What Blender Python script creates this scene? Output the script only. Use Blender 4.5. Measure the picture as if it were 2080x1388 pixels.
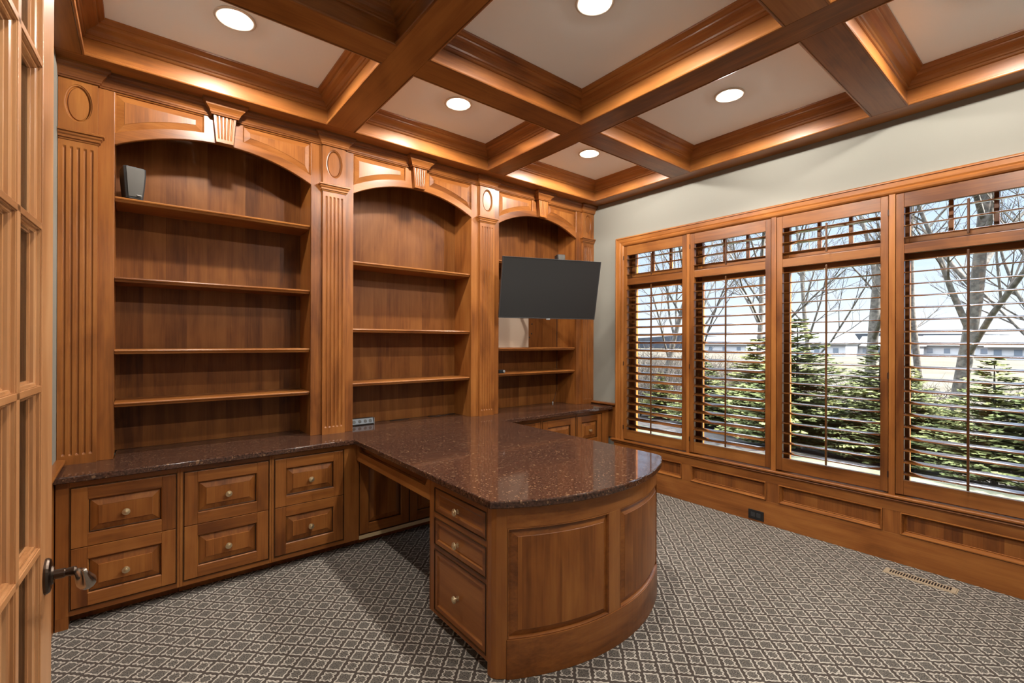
import bpy, bmesh, math, random
from mathutils import Vector, Matrix
random.seed(7)
PI = math.pi
sc = bpy.context.scene
for o in list(bpy.data.objects): bpy.data.objects.remove(o)
COL = sc.collection

# ------------------------------------------------------------------ camera
CAMH = 1.41
yaw, pit, rol = math.radians(38.763), math.radians(.0815), math.radians(.178)
fw = Vector((math.sin(yaw)*math.cos(pit), math.cos(yaw)*math.cos(pit), math.sin(pit)))
rt = Vector((math.cos(yaw), -math.sin(yaw), 0)); up = rt.cross(fw)
rt, up = rt*math.cos(rol)+up*math.sin(rol), -rt*math.sin(rol)+up*math.cos(rol)
cd = bpy.data.cameras.new('camera'); cam = bpy.data.objects.new('camera', cd); COL.objects.link(cam)
m3 = Matrix((rt, up, -fw)).transposed()
cam.matrix_world = Matrix.Translation((0, 0, CAMH)) @ m3.to_4x4()
cd.sensor_width = 36; cd.lens = 36*943.6/2080; cd.clip_start = .05; cd.clip_end = 500
sc.camera = cam

# ------------------------------------------------------------------ exposure, sky, sun
vs = sc.view_settings
vs.view_transform = 'Standard'; vs.look = 'None'; vs.exposure = 0.16; vs.gamma = 1; vs.use_curve_mapping = False
SKY = 1.0; SUN = 42.0; CAN = 150.0; SPOT = 88.0
w = bpy.data.worlds.new('sky'); sc.world = w; w.use_nodes = True
wn, wl = w.node_tree.nodes, w.node_tree.links
wn.clear()
wo = wn.new('ShaderNodeOutputWorld'); bg = wn.new('ShaderNodeBackground'); bg.inputs[1].default_value = SKY
tc = wn.new('ShaderNodeTexCoord'); sx = wn.new('ShaderNodeSeparateXYZ'); cr = wn.new('ShaderNodeValToRGB')
nz = wn.new('ShaderNodeTexNoise'); nz.inputs['Scale'].default_value = 3.0; nz.inputs['Detail'].default_value = 5
mpp = wn.new('ShaderNodeMapping'); mpp.inputs['Scale'].default_value = (1, 1, 4)
mx = wn.new('ShaderNodeMix'); mx.data_type = 'RGBA'
wl.new(tc.outputs['Generated'], sx.inputs[0]); wl.new(sx.outputs[2], cr.inputs[0])
wl.new(tc.outputs['Generated'], mpp.inputs[0]); wl.new(mpp.outputs[0], nz.inputs[0])
e = cr.color_ramp.elements
# pale horizon, blue above it, overbright zenith out of view added to boost daylight
e[0].position = 0.0; e[0].color = (1.05, 1.08, 1.12, 1)
e[1].position = .80; e[1].color = (16., 17.5, 19.5, 1)
a = e.new(.10); a.color = (.80, .95, 1.16, 1)
a = e.new(.30); a.color = (.60, .84, 1.22, 1)
a = e.new(.46); a.color = (.70, .94, 1.3, 1)
a = e.new(.62); a.color = (12.5, 13.8, 15.5, 1)
nr = wn.new('ShaderNodeValToRGB'); nr.color_ramp.elements[0].position = .45; nr.color_ramp.elements[1].position = .72
wl.new(nz.outputs[0], nr.inputs[0])
mm = wn.new('ShaderNodeMath'); mm.operation = 'MULTIPLY'; mm.inputs[1].default_value = .4
wl.new(nr.outputs[0], mm.inputs[0]); wl.new(mm.outputs[0], mx.inputs[0])
wl.new(cr.outputs[0], mx.inputs[6]); mx.inputs[7].default_value = (1.05, 1.1, 1.16, 1)
wl.new(mx.outputs[2], bg.inputs[0]); wl.new(bg.outputs[0], wo.inputs[0])
sd = bpy.data.lights.new('sun', 'SUN'); sd.energy = SUN; sd.angle = .02; sd.color = (1, .95, .86)
so = bpy.data.objects.new('sun', sd); COL.objects.link(so)
so.rotation_euler = Vector((.50, -.72, .92)).to_track_quat('Z', 'Y').to_euler()

# ------------------------------------------------------------------ materials
def mat(name):
    m = bpy.data.materials.new(name); m.use_nodes = True
    nt = m.node_tree; b = nt.nodes['Principled BSDF']
    return m, nt, b
def plain(name, col, rough=.5, metal=0., spec=.5, coat=0., bump=None):
    m, nt, b = mat(name)
    b.inputs['Base Color'].default_value = (*col, 1); b.inputs['Roughness'].default_value = rough
    b.inputs['Metallic'].default_value = metal; b.inputs['Specular IOR Level'].default_value = spec
    b.inputs['Coat Weight'].default_value = coat; b.inputs['Coat Roughness'].default_value = .1
    if bump:
        n = nt.nodes.new('ShaderNodeTexNoise'); n.inputs['Scale'].default_value = bump[0]; n.inputs['Detail'].default_value = 4
        t = nt.nodes.new('ShaderNodeTexCoord'); bp = nt.nodes.new('ShaderNodeBump')
        bp.inputs['Strength'].default_value = bump[1]; bp.inputs['Distance'].default_value = bump[2]
        nt.links.new(t.outputs['Object'], n.inputs[0]); nt.links.new(n.outputs[0], bp.inputs['Height']); nt.links.new(bp.outputs[0], b.inputs['Normal'])
    return m
def N(nt, t, **k):
    n = nt.nodes.new(t)
    for a, v in k.items(): setattr(n, a, v)
    return n
def math_(nt, op, a, b=None, c=None):
    n = N(nt, 'ShaderNodeMath', operation=op)
    for i, v in enumerate((a, b, c)):
        if v is None: continue
        if isinstance(v, (int, float)): n.inputs[i].default_value = v
        else: nt.links.new(v, n.inputs[i])
    return n.outputs[0]
WD, WM, WL_ = (.115, .0335, .0075), (.252, .084, .0180), (.375, .145, .0345)
WOODC = (WD, WM, WL_)
def wood(name, axis, board=None, dark=1., rough=.33, bw=.085, coat=(.12, .3), spec=.36, cols=WOODC):
    """cherry; axis = grain direction; board = axis along which glued-up boards change tone"""
    m, nt, b = mat(name); L = nt.links
    t = N(nt, 'ShaderNodeTexCoord'); oi = N(nt, 'ShaderNodeObjectInfo')
    off = N(nt, 'ShaderNodeVectorMath', operation='SCALE'); off.inputs[0].default_value = (7, 11, 13); L.new(oi.outputs['Random'], off.inputs['Scale'])
    at = N(nt, 'ShaderNodeAttribute', attribute_name='tone')
    of2 = N(nt, 'ShaderNodeVectorMath', operation='SCALE'); of2.inputs[0].default_value = (5, 3, 9); L.new(at.outputs['Fac'], of2.inputs['Scale'])
    ad = N(nt, 'ShaderNodeVectorMath', operation='ADD'); L.new(t.outputs['Object'], ad.inputs[0]); L.new(off.outputs[0], ad.inputs[1])
    ad2 = N(nt, 'ShaderNodeVectorMath', operation='ADD'); L.new(ad.outputs[0], ad2.inputs[0]); L.new(of2.outputs[0], ad2.inputs[1])
    vec = ad2.outputs[0]; tone = at.outputs['Fac']
    if board is not None:
        sp = N(nt, 'ShaderNodeSeparateXYZ'); L.new(t.outputs['Object'], sp.inputs[0])
        idx = math_(nt, 'FLOOR', math_(nt, 'ADD', math_(nt, 'DIVIDE', sp.outputs[board], bw), math_(nt, 'MULTIPLY', oi.outputs['Random'], 17.)))
        wn_ = N(nt, 'ShaderNodeTexWhiteNoise', noise_dimensions='1D'); L.new(idx, wn_.inputs['W'])
        tone = math_(nt, 'ADD', math_(nt, 'MULTIPLY', wn_.outputs['Value'], .75), math_(nt, 'MULTIPLY', at.outputs['Fac'], .25))
        o3 = N(nt, 'ShaderNodeVectorMath', operation='SCALE'); o3.inputs[0].default_value = (3, 4, 5); L.new(wn_.outputs['Value'], o3.inputs['Scale'])
        a3 = N(nt, 'ShaderNodeVectorMath', operation='ADD'); L.new(vec, a3.inputs[0]); L.new(o3.outputs[0], a3.inputs[1]); vec = a3.outputs[0]
    s1 = [26, 26, 26]; s1[axis] = 1.6
    s2 = [130, 130, 130]; s2[axis] = 5
    s3 = [5, 5, 5]; s3[axis] = 1.8
    def nn(s, det, dist=0):
        mp = N(nt, 'ShaderNodeMapping'); mp.inputs['Scale'].default_value = s; L.new(vec, mp.inputs[0])
        n = N(nt, 'ShaderNodeTexNoise'); n.inputs['Scale'].default_value = 1; n.inputs['Detail'].default_value = det; n.inputs['Distortion'].default_value = dist
        L.new(mp.outputs[0], n.inputs[0]); return n.outputs[0]
    g = math_(nt, 'ADD', math_(nt, 'MULTIPLY', nn(s1, 3, .6), .30), math_(nt, 'MULTIPLY', nn(s2, 2), .16))
    g = math_(nt, 'ADD', g, math_(nt, 'MULTIPLY', nn(s3, 4, 1.), .54))
    g = math_(nt, 'ADD', g, math_(nt, 'MULTIPLY', math_(nt, 'SUBTRACT', tone, .5), .17))
    r = N(nt, 'ShaderNodeValToRGB'); el = r.color_ramp.elements
    k = dark; WD, WM, WL_ = cols
    el[0].position = .32; el[0].color = (WD[0]*k, WD[1]*k, WD[2]*k, 1)
    el[1].position = .72; el[1].color = (WL_[0]*k, WL_[1]*k, WL_[2]*k, 1)
    q = el.new(.5); q.color = (WM[0]*k, WM[1]*k, WM[2]*k, 1)
    L.new(g, r.inputs[0]); L.new(r.outputs[0], b.inputs['Base Color'])
    b.inputs['Roughness'].default_value = rough; b.inputs['Specular IOR Level'].default_value = spec
    b.inputs['Coat Weight'].default_value = coat[0]; b.inputs['Coat Roughness'].default_value = coat[1]
    return m
WX, WY, WZ = wood('cherry_x', 0), wood('cherry_y', 1), wood('cherry_z', 2)
WV = [WX, WY, WZ]
PX = wood('cherry_panel_x', 2, 0, coat=(.05, .3), spec=.3, rough=.38); PY = wood('cherry_panel_y', 2, 1)
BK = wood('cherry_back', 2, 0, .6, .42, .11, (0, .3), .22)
LV = wood('cherry_shutter', 1, None, .8); LOUV = wood('cherry_louver', 1, None, .62, .2, coat=(1., .1), spec=.6); LVZ = wood('cherry_shutter_z', 2, None, .8); ROD = wood('dark_rod', 2, None, .3)  # shutter and louver cherry darkened, backlit shade put into the colour
SPB = wood('cherry_bevel', 0, coat=(0, .3), spec=.2, rough=.45)
GLAZE = wood('dark_glazed_bead', 0, None, .22)
TAN = ((.26, .105, .038), (.42, .19, .075), (.56, .30, .14))
DOORZ = wood('door_wood_z', 2, cols=TAN); DOORY = wood('door_wood_y', 1, cols=TAN); DOORB = wood('door_bead', 2, cols=TAN, rough=.2, coat=(.8, .1))
PALE = plain('pale_wood', (.62, .47, .27), .5)
WALL = plain('wall_paint', (.235, .224, .192), .75, bump=(220, .08, .002))
CEIL = plain('ceiling_paint', (.90, .945, .985), .8, bump=(150, .05, .002))
BRASS = plain('aged_brass', (.78, .64, .42), .36, 1.)
BRONZE = plain('dark_bronze', (.10, .075, .06), .3, 1.)
NICKEL = plain('worn_nickel', (.42, .36, .31), .25, 1.)
BLACK = plain('black_plastic', (.012, .012, .013), .4)
CHAR = plain('charcoal_plastic', (.03, .03, .032), .55)
GREYP = plain('grey_grille', (.085, .078, .07), .8, bump=(900, .3, .001))
SILV = plain('silver_plastic', (.42, .42, .42), .35, .4)
STRIPG = plain('grey_blue_plastic', (.16, .19, .23), .4)
SCREEN = plain('tv_screen', (.022, .022, .023), .3, spec=.6)
TVB = plain('tv_bezel', (.02, .02, .022), .35)
WHITEP = plain('white_trim', (.74, .70, .63), .4)
VENTM = plain('vent_tan', (.37, .29, .20), .5)
HINGE = plain('dark_hinge', (.04, .02, .015), .4, .6)

def emis(name, col, s):
    m, nt, b = mat(name); nt.nodes.remove(b)
    e_ = N(nt, 'ShaderNodeEmission'); e_.inputs[0].default_value = (*col, 1); e_.inputs[1].default_value = s
    nt.links.new(e_.outputs[0], nt.nodes['Material Output'].inputs[0]); return m
LAMP = emis('lamp_glow', (1, .94, .84), CAN)
def glass():
    m, nt, b = mat('window_glass'); nt.nodes.remove(b)
    tr = N(nt, 'ShaderNodeBsdfTransparent'); tr.inputs[0].default_value = (.985, .995, .99, 1)
    gl = N(nt, 'ShaderNodeBsdfGlossy'); gl.inputs['Roughness'].default_value = .02
    fr = N(nt, 'ShaderNodeFresnel'); fr.inputs[0].default_value = 1.45
    ms = N(nt, 'ShaderNodeMixShader'); L = nt.links
    L.new(fr.outputs[0], ms.inputs[0]); L.new(tr.outputs[0], ms.inputs[1]); L.new(gl.outputs[0], ms.inputs[2])
    L.new(ms.outputs[0], nt.nodes['Material Output'].inputs[0]); return m
GLASS = glass()
def granite():
    m, nt, b = mat('granite'); L = nt.links
    t = N(nt, 'ShaderNodeTexCoord')
    n1 = N(nt, 'ShaderNodeTexNoise'); n1.inputs['Scale'].default_value = 90; n1.inputs['Detail'].default_value = 6
    L.new(t.outputs['Object'], n1.inputs[0])
    r1 = N(nt, 'ShaderNodeValToRGB'); el = r1.color_ramp.elements
    el[0].position = .35; el[0].color = (.026, .012, .008, 1); el[1].position = .7; el[1].color = (.105, .048, .031, 1)
    L.new(n1.outputs[0], r1.inputs[0])
    ds = N(nt, 'ShaderNodeTexNoise'); ds.inputs['Scale'].default_value = 12; L.new(t.outputs['Object'], ds.inputs[0])
    mxv = N(nt, 'ShaderNodeMix', data_type='VECTOR'); mxv.inputs[0].default_value = .03
    L.new(t.outputs['Object'], mxv.inputs[4]); L.new(ds.outputs[1], mxv.inputs[5])
    def flecks(scale, rad, thr, seed):
        mp = N(nt, 'ShaderNodeMapping'); mp.inputs['Location'].default_value = (seed, seed*2, 0); L.new(mxv.outputs[1], mp.inputs[0])
        v = N(nt, 'ShaderNodeTexVoronoi'); v.inputs['Scale'].default_value = scale; L.new(mp.outputs[0], v.inputs[0])
        sp = N(nt, 'ShaderNodeSeparateColor'); L.new(v.outputs['Color'], sp.inputs[0])
        rr = math_(nt, 'MULTIPLY', sp.outputs[1], rad)
        return math_(nt, 'MULTIPLY', math_(nt, 'LESS_THAN', v.outputs['Distance'], rr), math_(nt, 'GREATER_THAN', sp.outputs[0], thr))
    f = math_(nt, 'MAXIMUM', math_(nt, 'MAXIMUM', flecks(60, .40, .74, 3.), flecks(120, .45, .66, 9.)), flecks(34, .26, .86, 21.))
    mx_ = N(nt, 'ShaderNodeMix', data_type='RGBA'); L.new(math_(nt, 'MULTIPLY', f, .5), mx_.inputs[0])
    L.new(r1.outputs[0], mx_.inputs[6]); mx_.inputs[7].default_value = (.30, .17, .09, 1)
    L.new(mx_.outputs[2], b.inputs['Base Color']); b.inputs['Roughness'].default_value = .07
    b.inputs['Specular IOR Level'].default_value = .6
    return m
GRAN = granite()
def carpet():
    m, nt, b = mat('carpet'); L = nt.links
    t = N(nt, 'ShaderNodeTexCoord'); P = .0713
    wn2 = N(nt, 'ShaderNodeTexNoise'); wn2.inputs['Scale'].default_value = 55; wn2.inputs['Detail'].default_value = 2; L.new(t.outputs['Object'], wn2.inputs[0])
    wb = N(nt, 'ShaderNodeVectorMath', operation='SUBTRACT'); L.new(wn2.outputs[1], wb.inputs[0]); wb.inputs[1].default_value = (.5, .5, .5)
    ws = N(nt, 'ShaderNodeVectorMath', operation='SCALE'); L.new(wb.outputs[0], ws.inputs[0]); ws.inputs['Scale'].default_value = .011
    av = N(nt, 'ShaderNodeVectorMath', operation='ADD'); L.new(t.outputs['Object'], av.inputs[0]); L.new(ws.outputs[0], av.inputs[1])
    sp = N(nt, 'ShaderNodeSeparateXYZ'); L.new(av.outputs[0], sp.inputs[0])
    k = 1/(P*math.sqrt(2))
    u = math_(nt, 'ADD', math_(nt, 'MULTIPLY', math_(nt, 'SUBTRACT', sp.outputs[0], sp.outputs[1]), k), 200-.180*k/1.)
    v = math_(nt, 'ADD', math_(nt, 'MULTIPLY', math_(nt, 'ADD', sp.outputs[0], sp.outputs[1]), k), 200-.06*k)
    fu, fv = math_(nt, 'FLOOR', u), math_(nt, 'FLOOR', v)
    a = math_(nt, 'ABSOLUTE', math_(nt, 'SUBTRACT', math_(nt, 'SUBTRACT', u, fu), .5))
    c = math_(nt, 'ABSOLUTE', math_(nt, 'SUBTRACT', math_(nt, 'SUBTRACT', v, fv), .5))
    par = math_(nt, 'MODULO', math_(nt, 'ADD', fu, fv), 2.)
    hi = math_(nt, 'MAXIMUM', a, c); lo = math_(nt, 'MINIMUM', a, c)
    half = math_(nt, 'SUBTRACT', .385, math_(nt, 'MULTIPLY', par, .075))
    q = math_(nt, 'DIVIDE', lo, half)
    wav = math_(nt, 'MULTIPLY', math_(nt, 'COSINE', math_(nt, 'MULTIPLY', q, 2*PI/.98)), math_(nt, 'ADD', .018, math_(nt, 'MULTIPLY', par, .022)))
    d = math_(nt, 'SUBTRACT', math_(nt, 'SUBTRACT', hi, wav), half)
    line = math_(nt, 'LESS_THAN', math_(nt, 'ABSOLUTE', d), .046)
    gap = math_(nt, 'GREATER_THAN', d, 0.)
    pn = N(nt, 'ShaderNodeTexNoise'); pn.inputs['Scale'].default_value = 420; pn.inputs['Detail'].default_value = 2; L.new(t.outputs['Object'], pn.inputs[0])
    sn = N(nt, 'ShaderNodeTexNoise'); sn.inputs['Scale'].default_value = 190; sn.inputs['Detail'].default_value = 3; L.new(t.outputs['Object'], sn.inputs[0])
    ri = N(nt, 'ShaderNodeValToRGB'); el = ri.color_ramp.elements
    el[0].position = .38; el[0].color = (.030, .027, .025, 1); el[1].position = .62; el[1].color = (.175, .150, .125, 1); L.new(sn.outputs[0], ri.inputs[0])
    m1 = N(nt, 'ShaderNodeMix', data_type='RGBA'); L.new(gap, m1.inputs[0]); L.new(ri.outputs[0], m1.inputs[6]); m1.inputs[7].default_value = (.056, .042, .034, 1)
    m2 = N(nt, 'ShaderNodeMix', data_type='RGBA'); L.new(line, m2.inputs[0]); L.new(m1.outputs[2], m2.inputs[6]); m2.inputs[7].default_value = (.45, .405, .35, 1)
    br = math_(nt, 'ADD', .72, math_(nt, 'MULTIPLY', pn.outputs[0], .56))
    hs = N(nt, 'ShaderNodeHueSaturation'); L.new(br, hs.inputs['Value']); L.new(m2.outputs[2], hs.inputs['Color'])
    L.new(hs.outputs[0], b.inputs['Base Color']); b.inputs['Roughness'].default_value = .95
    b.inputs['Sheen Weight'].default_value = .15; b.inputs['Specular IOR Level'].default_value = .1
    bp = N(nt, 'ShaderNodeBump'); bp.inputs['Strength'].default_value = .7; bp.inputs['Distance'].default_value = .004
    L.new(math_(nt, 'ADD', pn.outputs[0], math_(nt, 'MULTIPLY', line, .25)), bp.inputs['Height']); L.new(bp.outputs[0], b.inputs['Normal'])
    return m
CARPET = carpet()
def mottled(name, c1, c2, scale, rough=.9, p0=.4, p1=.6):
    m, nt, b = mat(name); L = nt.links
    t = N(nt, 'ShaderNodeTexCoord'); n = N(nt, 'ShaderNodeTexNoise'); n.inputs['Scale'].default_value = scale; n.inputs['Detail'].default_value = 6
    L.new(t.outputs['Object'], n.inputs[0]); r = N(nt, 'ShaderNodeValToRGB'); el = r.color_ramp.elements
    el[0].position = p0; el[0].color = (*c1, 1); el[1].position = p1; el[1].color = (*c2, 1)
    L.new(n.outputs[0], r.inputs[0]); L.new(r.outputs[0], b.inputs['Base Color']); b.inputs['Roughness'].default_value = rough
    b.inputs['Specular IOR Level'].default_value = .2
    return m
BARK = mottled('pale_bark', (.045, .040, .035), (.09, .080, .070), 14)
TWIG = mottled('twig_bark', (.045, .037, .030), (.080, .067, .056), 9)
FIELD = mottled('dry_field', (.027, .0215, .0135), (.040, .033, .0225), .25)
LAWN = mottled('pale_lawn', (.040, .042, .024), (.060, .059, .038), 3)
MULCH = mottled('dark_mulch', (.009, .007, .006), (.032, .026, .023), 9)
NEED = [mottled('spruce_green', (.072, .080, .021), (.165, .162, .048), 3.5), mottled('spruce_green_b', (.065, .078, .026), (.145, .150, .052), 3.5)]
HILL = mottled('far_woods', (.026, .031, .040), (.036, .041, .050), .3)
HWALL = plain('house_siding', (.30, .30, .31), .8); HROOF = plain('house_roof', (.085, .087, .092), .8); HWIN = plain('house_window', (.10, .12, .15), .3)
EXT = plain('exterior_siding', (.45, .42, .38), .8)

# ------------------------------------------------------------------ mesh builder
def root_of(o):
    while o.parent: o = o.parent
    return o
class MB:
    def __init__(s, T=None): s.v = []; s.f = []; s.m = []; s.t = []; s.T = T or (lambda *p: p)
    def add(s, vs_, fs, m=0, tone=None):
        n = len(s.v); s.v += [tuple(s.T(*p)) for p in vs_]; tone = random.random() if tone is None else tone
        for f in fs: s.f.append([n+i for i in f]); s.m.append(m); s.t.append(tone)
    def box(s, x0, x1, y0, y1, z0, z1, m=0, tone=None):
        s.add([(x0, y0, z0), (x1, y0, z0), (x1, y1, z0), (x0, y1, z0), (x0, y0, z1), (x1, y0, z1), (x1, y1, z1), (x0, y1, z1)],
              [(0, 3, 2, 1), (4, 5, 6, 7), (0, 1, 5, 4), (1, 2, 6, 5), (2, 3, 7, 6), (3, 0, 4, 7)], m, tone)
    def rings(s, R, closed=True, cap0=False, cap1=False, m=0, tone=None, loop=False):
        """R: list of rings (equal length point lists); quads between successive rings"""
        n = len(R[0]); vs_ = [p for r in R for p in r]; fs = []
        K = len(R)
        for i in range(K if loop else K-1):
            for j in range(n if closed else n-1):
                a, b_ = i*n+j, i*n+(j+1) % n; c, d = ((i+1) % K)*n+(j+1) % n, ((i+1) % K)*n+j
                fs.append((a, b_, c, d))
        if cap0: fs.append(tuple(range(n))[::-1])
        if cap1: fs.append(tuple(range((K-1)*n, K*n)))
        s.add(vs_, fs, m, tone)
    def tube(s, pts, rad, seg=8, m=0, caps=True):
        R = []; pts = [Vector(p) for p in pts]
        for i, p in enumerate(pts):
            d = (pts[min(i+1, len(pts)-1)]-pts[max(i-1, 0)]).normalized()
            h = Vector((0, 0, 1)) if abs(d.z) < .9 else Vector((1, 0, 0))
            a = d.cross(h).normalized(); b_ = d.cross(a); r = rad[i] if isinstance(rad, (list, tuple)) else rad
            R.append([tuple(p+a*math.cos(2*PI*k/seg)*r+b_*math.sin(2*PI*k/seg)*r) for k in range(seg)])
        s.rings(R, True, caps, caps, m)
    def lathe(s, prof, c, ax, seg=20, m=0):
        """prof: (radius, along) pairs revolved about ax (unit vector) through c"""
        ax = Vector(ax); h = Vector((0, 0, 1)) if abs(ax.z) < .9 else Vector((1, 0, 0)); a = ax.cross(h).normalized(); b_ = ax.cross(a)
        R = [[tuple(Vector(c)+ax*l+(a*math.cos(2*PI*k/seg)+b_*math.sin(2*PI*k/seg))*max(r, 1e-4)) for k in range(seg)] for r, l in prof]
        s.rings(R, True, True, True, m)
    def prism(s, poly, z0, z1, m=0):
        n = len(poly)
        s.add([(x, y, z0) for x, y in poly]+[(x, y, z1) for x, y in poly],
              [tuple(range(n))[::-1], tuple(range(n, 2*n))]+[(i, (i+1) % n, n+(i+1) % n, n+i) for i in range(n)], m)
    def build(s, name, mats, parent=None, bevel=0, smooth=False, recalc=True):
        me = bpy.data.meshes.new(name); base = Vector((0, 0, 0))
        if parent: base = root_of(parent)['_loc'] ; base = Vector(base)
        me.from_pydata([Vector(p)-base for p in s.v], [], s.f); me.update()
        for mt in (mats if isinstance(mats, list) else [mats]): me.materials.append(mt)
        me.polygons.foreach_set('material_index', s.m)
        at = me.attributes.new('tone', 'FLOAT', 'FACE'); at.data.foreach_set('value', s.t)
        if recalc:
            bm = bmesh.new(); bm.from_mesh(me); bmesh.ops.recalc_face_normals(bm, faces=bm.faces); bm.to_mesh(me); bm.free()
        if smooth:
            me.polygons.foreach_set('use_smooth', [True]*len(me.polygons))
        o = bpy.data.objects.new(name, me); COL.objects.link(o)
        if parent: o.parent = parent
        if bevel:
            b_ = o.modifiers.new('bevel', 'BEVEL'); b_.width = bevel; b_.segments = 2; b_.limit_method = 'ANGLE'; b_.angle_limit = math.radians(40)
        return o
def tag(o, label, cat, group=None, kind=None):
    o['label'] = label; o['category'] = cat
    if group: o['group'] = group
    if kind: o['kind'] = kind
    return o
def thing(name, loc, label=None, cat=None, group=None, kind=None):
    o = bpy.data.objects.new(name, None); COL.objects.link(o); o.location = loc; o['_loc'] = tuple(loc); o.empty_display_size = .1
    if label: o['label'] = label; o['category'] = cat
    if group: o['group'] = group
    if kind: o['kind'] = kind
    return o
def struct(name, mb, mats, bevel=0, **k):
    o = mb.build(name, mats, None, bevel, **k); o['kind'] = 'structure'; return o
def copy_tree(o, loc, **props):
    def rec(q, par):
        c = q.copy(); COL.objects.link(c); c.parent = par
        if par: c.matrix_parent_inverse = q.matrix_parent_inverse
        for ch in list(q.children): rec(ch, c)
        return c
    r = rec(o, None); r.location = loc; r['_loc'] = tuple(loc)
    for k_, v_ in props.items(): r[k_] = v_
    return r
# facing maps: (u, d, z) with d = distance out of the face
def face_negy(y): return lambda u, d, z: (u, y-d, z)
def face_negx(x): return lambda u, d, z: (x-d, u, z)
def sweep(mb, path, prof, closed=False, m=0):
    """path: list of (x,y) axis aligned in plan; outward = left-hand normal of travel; prof: (offset, z)"""
    n = len(path); rings = []
    for i in range(n):
        def nor(a, b_):
            d = Vector((b_[0]-a[0], b_[1]-a[1])).normalized(); return Vector((-d.y, d.x))
        ns = []
        if closed or i > 0: ns.append(nor(path[i-1], path[i]))
        if closed or i < n-1: ns.append(nor(path[i], path[(i+1) % n]))
        if len(ns) == 2 and abs(ns[0].dot(ns[1])) < .5: off = ns[0]+ns[1]
        else: off = ns[0]
        rings.append([(path[i][0]+off.x*d, path[i][1]+off.y*d, z) for d, z in prof])
    mb.rings(rings, False, m=m, loop=closed)
def ring_frame(mb, T, loops, m=0):
    """loops: list of (x0,x1,z0,z1,depth) rectangles -> sloped mitred bands, 4 tones"""
    old = mb.T; mb.T = T
    for a, b_ in zip(loops, loops[1:]):
        A = [(a[0], a[4], a[2]), (a[1], a[4], a[2]), (a[1], a[4], a[3]), (a[0], a[4], a[3])]
        B = [(b_[0], b_[4], b_[2]), (b_[1], b_[4], b_[2]), (b_[1], b_[4], b_[3]), (b_[0], b_[4], b_[3])]
        for i in range(4):
            j = (i+1) % 4; mb.add([A[i], A[j], B[j], B[i]], [(0, 1, 2, 3)], m)
    mb.T = old
def inset(r, d, dep): return (r[0]+d, r[1]-d, r[2]+d, r[3]-d, dep)

def front(name, parent, T, x0, x1, z0, z1, sw, ha, pm, th=.02, raised=.032, knob=None, rails=None, kfn=None):
    """raised-panel drawer front or door; ha = horizontal grain axis; pm = panel material"""
    f = MB(T); rw = rails or sw
    f.box(x0, x0+sw, 0, th, z0, z1, 1); f.box(x1-sw, x1, 0, th, z0, z1, 1)
    f.box(x0+sw, x1-sw, 0, th, z0, z0+rw, 0); f.box(x0+sw, x1-sw, 0, th, z1-rw, z1, 0)
    fr = f.build(name, [WV[ha], WZ], parent, .0018)
    o = (x0+sw, x1-sw, z0+rw, z1-rw)
    p = MB(T)
    ring_frame(p, T, [(*o, th), inset(o, .004, th-.004)], 1)
    ring_frame(p, T, [inset(o, .004, th-.004), inset(o, .0055, th-.015), inset(o, .008, th-.016)], 2)
    ring_frame(p, T, [inset(o, .008, th-.016), inset(o, .008+raised, th-.005), inset(o, .0085+raised, th-.001)], 1)
    i_ = inset(o, .0085+raised, th-.001)
    p.add([(i_[0], th-.001, i_[2]), (i_[1], th-.001, i_[2]), (i_[1], th-.001, i_[3]), (i_[0], th-.001, i_[3])], [(0, 1, 2, 3)], 1)
    p.build('raised_panel', [WV[ha], pm, GLAZE], fr, recalc=False)
    if knob: make_knob(fr, T, knob[0], knob[1], th-.001)
    return fr
def make_knob(par, T, u, z, d):
    c = Vector(T(u, d, z)); ax = (Vector(T(u, d+1, z))-c).normalized()
    k = MB(); k.lathe([(.011, 0), (.011, .002), (.0055, .004), (.005, .012), (.0105, .016), (.0165, .0185), (.0175, .021), (.0165, .024), (.0135, .0245), (.013, .027), (.009, .0275), (.0085, .0295), (.004, .031), (0, .0315)], c, ax, 20)
    return k.build('knob', BRASS, par, smooth=False)

# ------------------------------------------------------------------ room shell
XL, XR, XP = -.335, 3.80, 3.84        # left wall, wainscot face, painted face
YF, YB = -.68, 3.70
ZC, ZB = 3.05, 2.87
b = MB(); b.box(XL-1.4, 4.0, YF-.2, YB+.1, -.12, 0); fl = struct('floor', b, CARPET)
b = MB(); b.box(XL-1.4, 4.06, YF-.2, YB+.1, ZC, ZC+.25); struct('ceiling', b, CEIL)
b = MB(); b.box(XL-.12, 4.0, YB, YB+.12, 0, ZC); struct('wall_back', b, WALL)
b = MB(); b.box(XL-.12, 4.0, YF-.12, YF, 0, ZC); struct('wall_front', b, WALL)
b = MB()
b.box(XL-.12, XL, .80, YB, 0, ZC); b.box(XL-.12, XL, YF, .80, 2.46, ZC); b.box(XL-.12, XL, YF, YF+.05, 0, 2.46)
struct('wall_left', b, WALL)
b = MB(); b.box(XL-1.4, XL-1.3, YF-.2, 2.2, 0, ZC); b.box(XL-1.4, XL-.12, 2.1, 2.2, 0, ZC); b.box(XL-1.4, XL-.12, YF-.2, YF-.12, 0, ZC)
struct('wall_hall', b, WALL)
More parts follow.
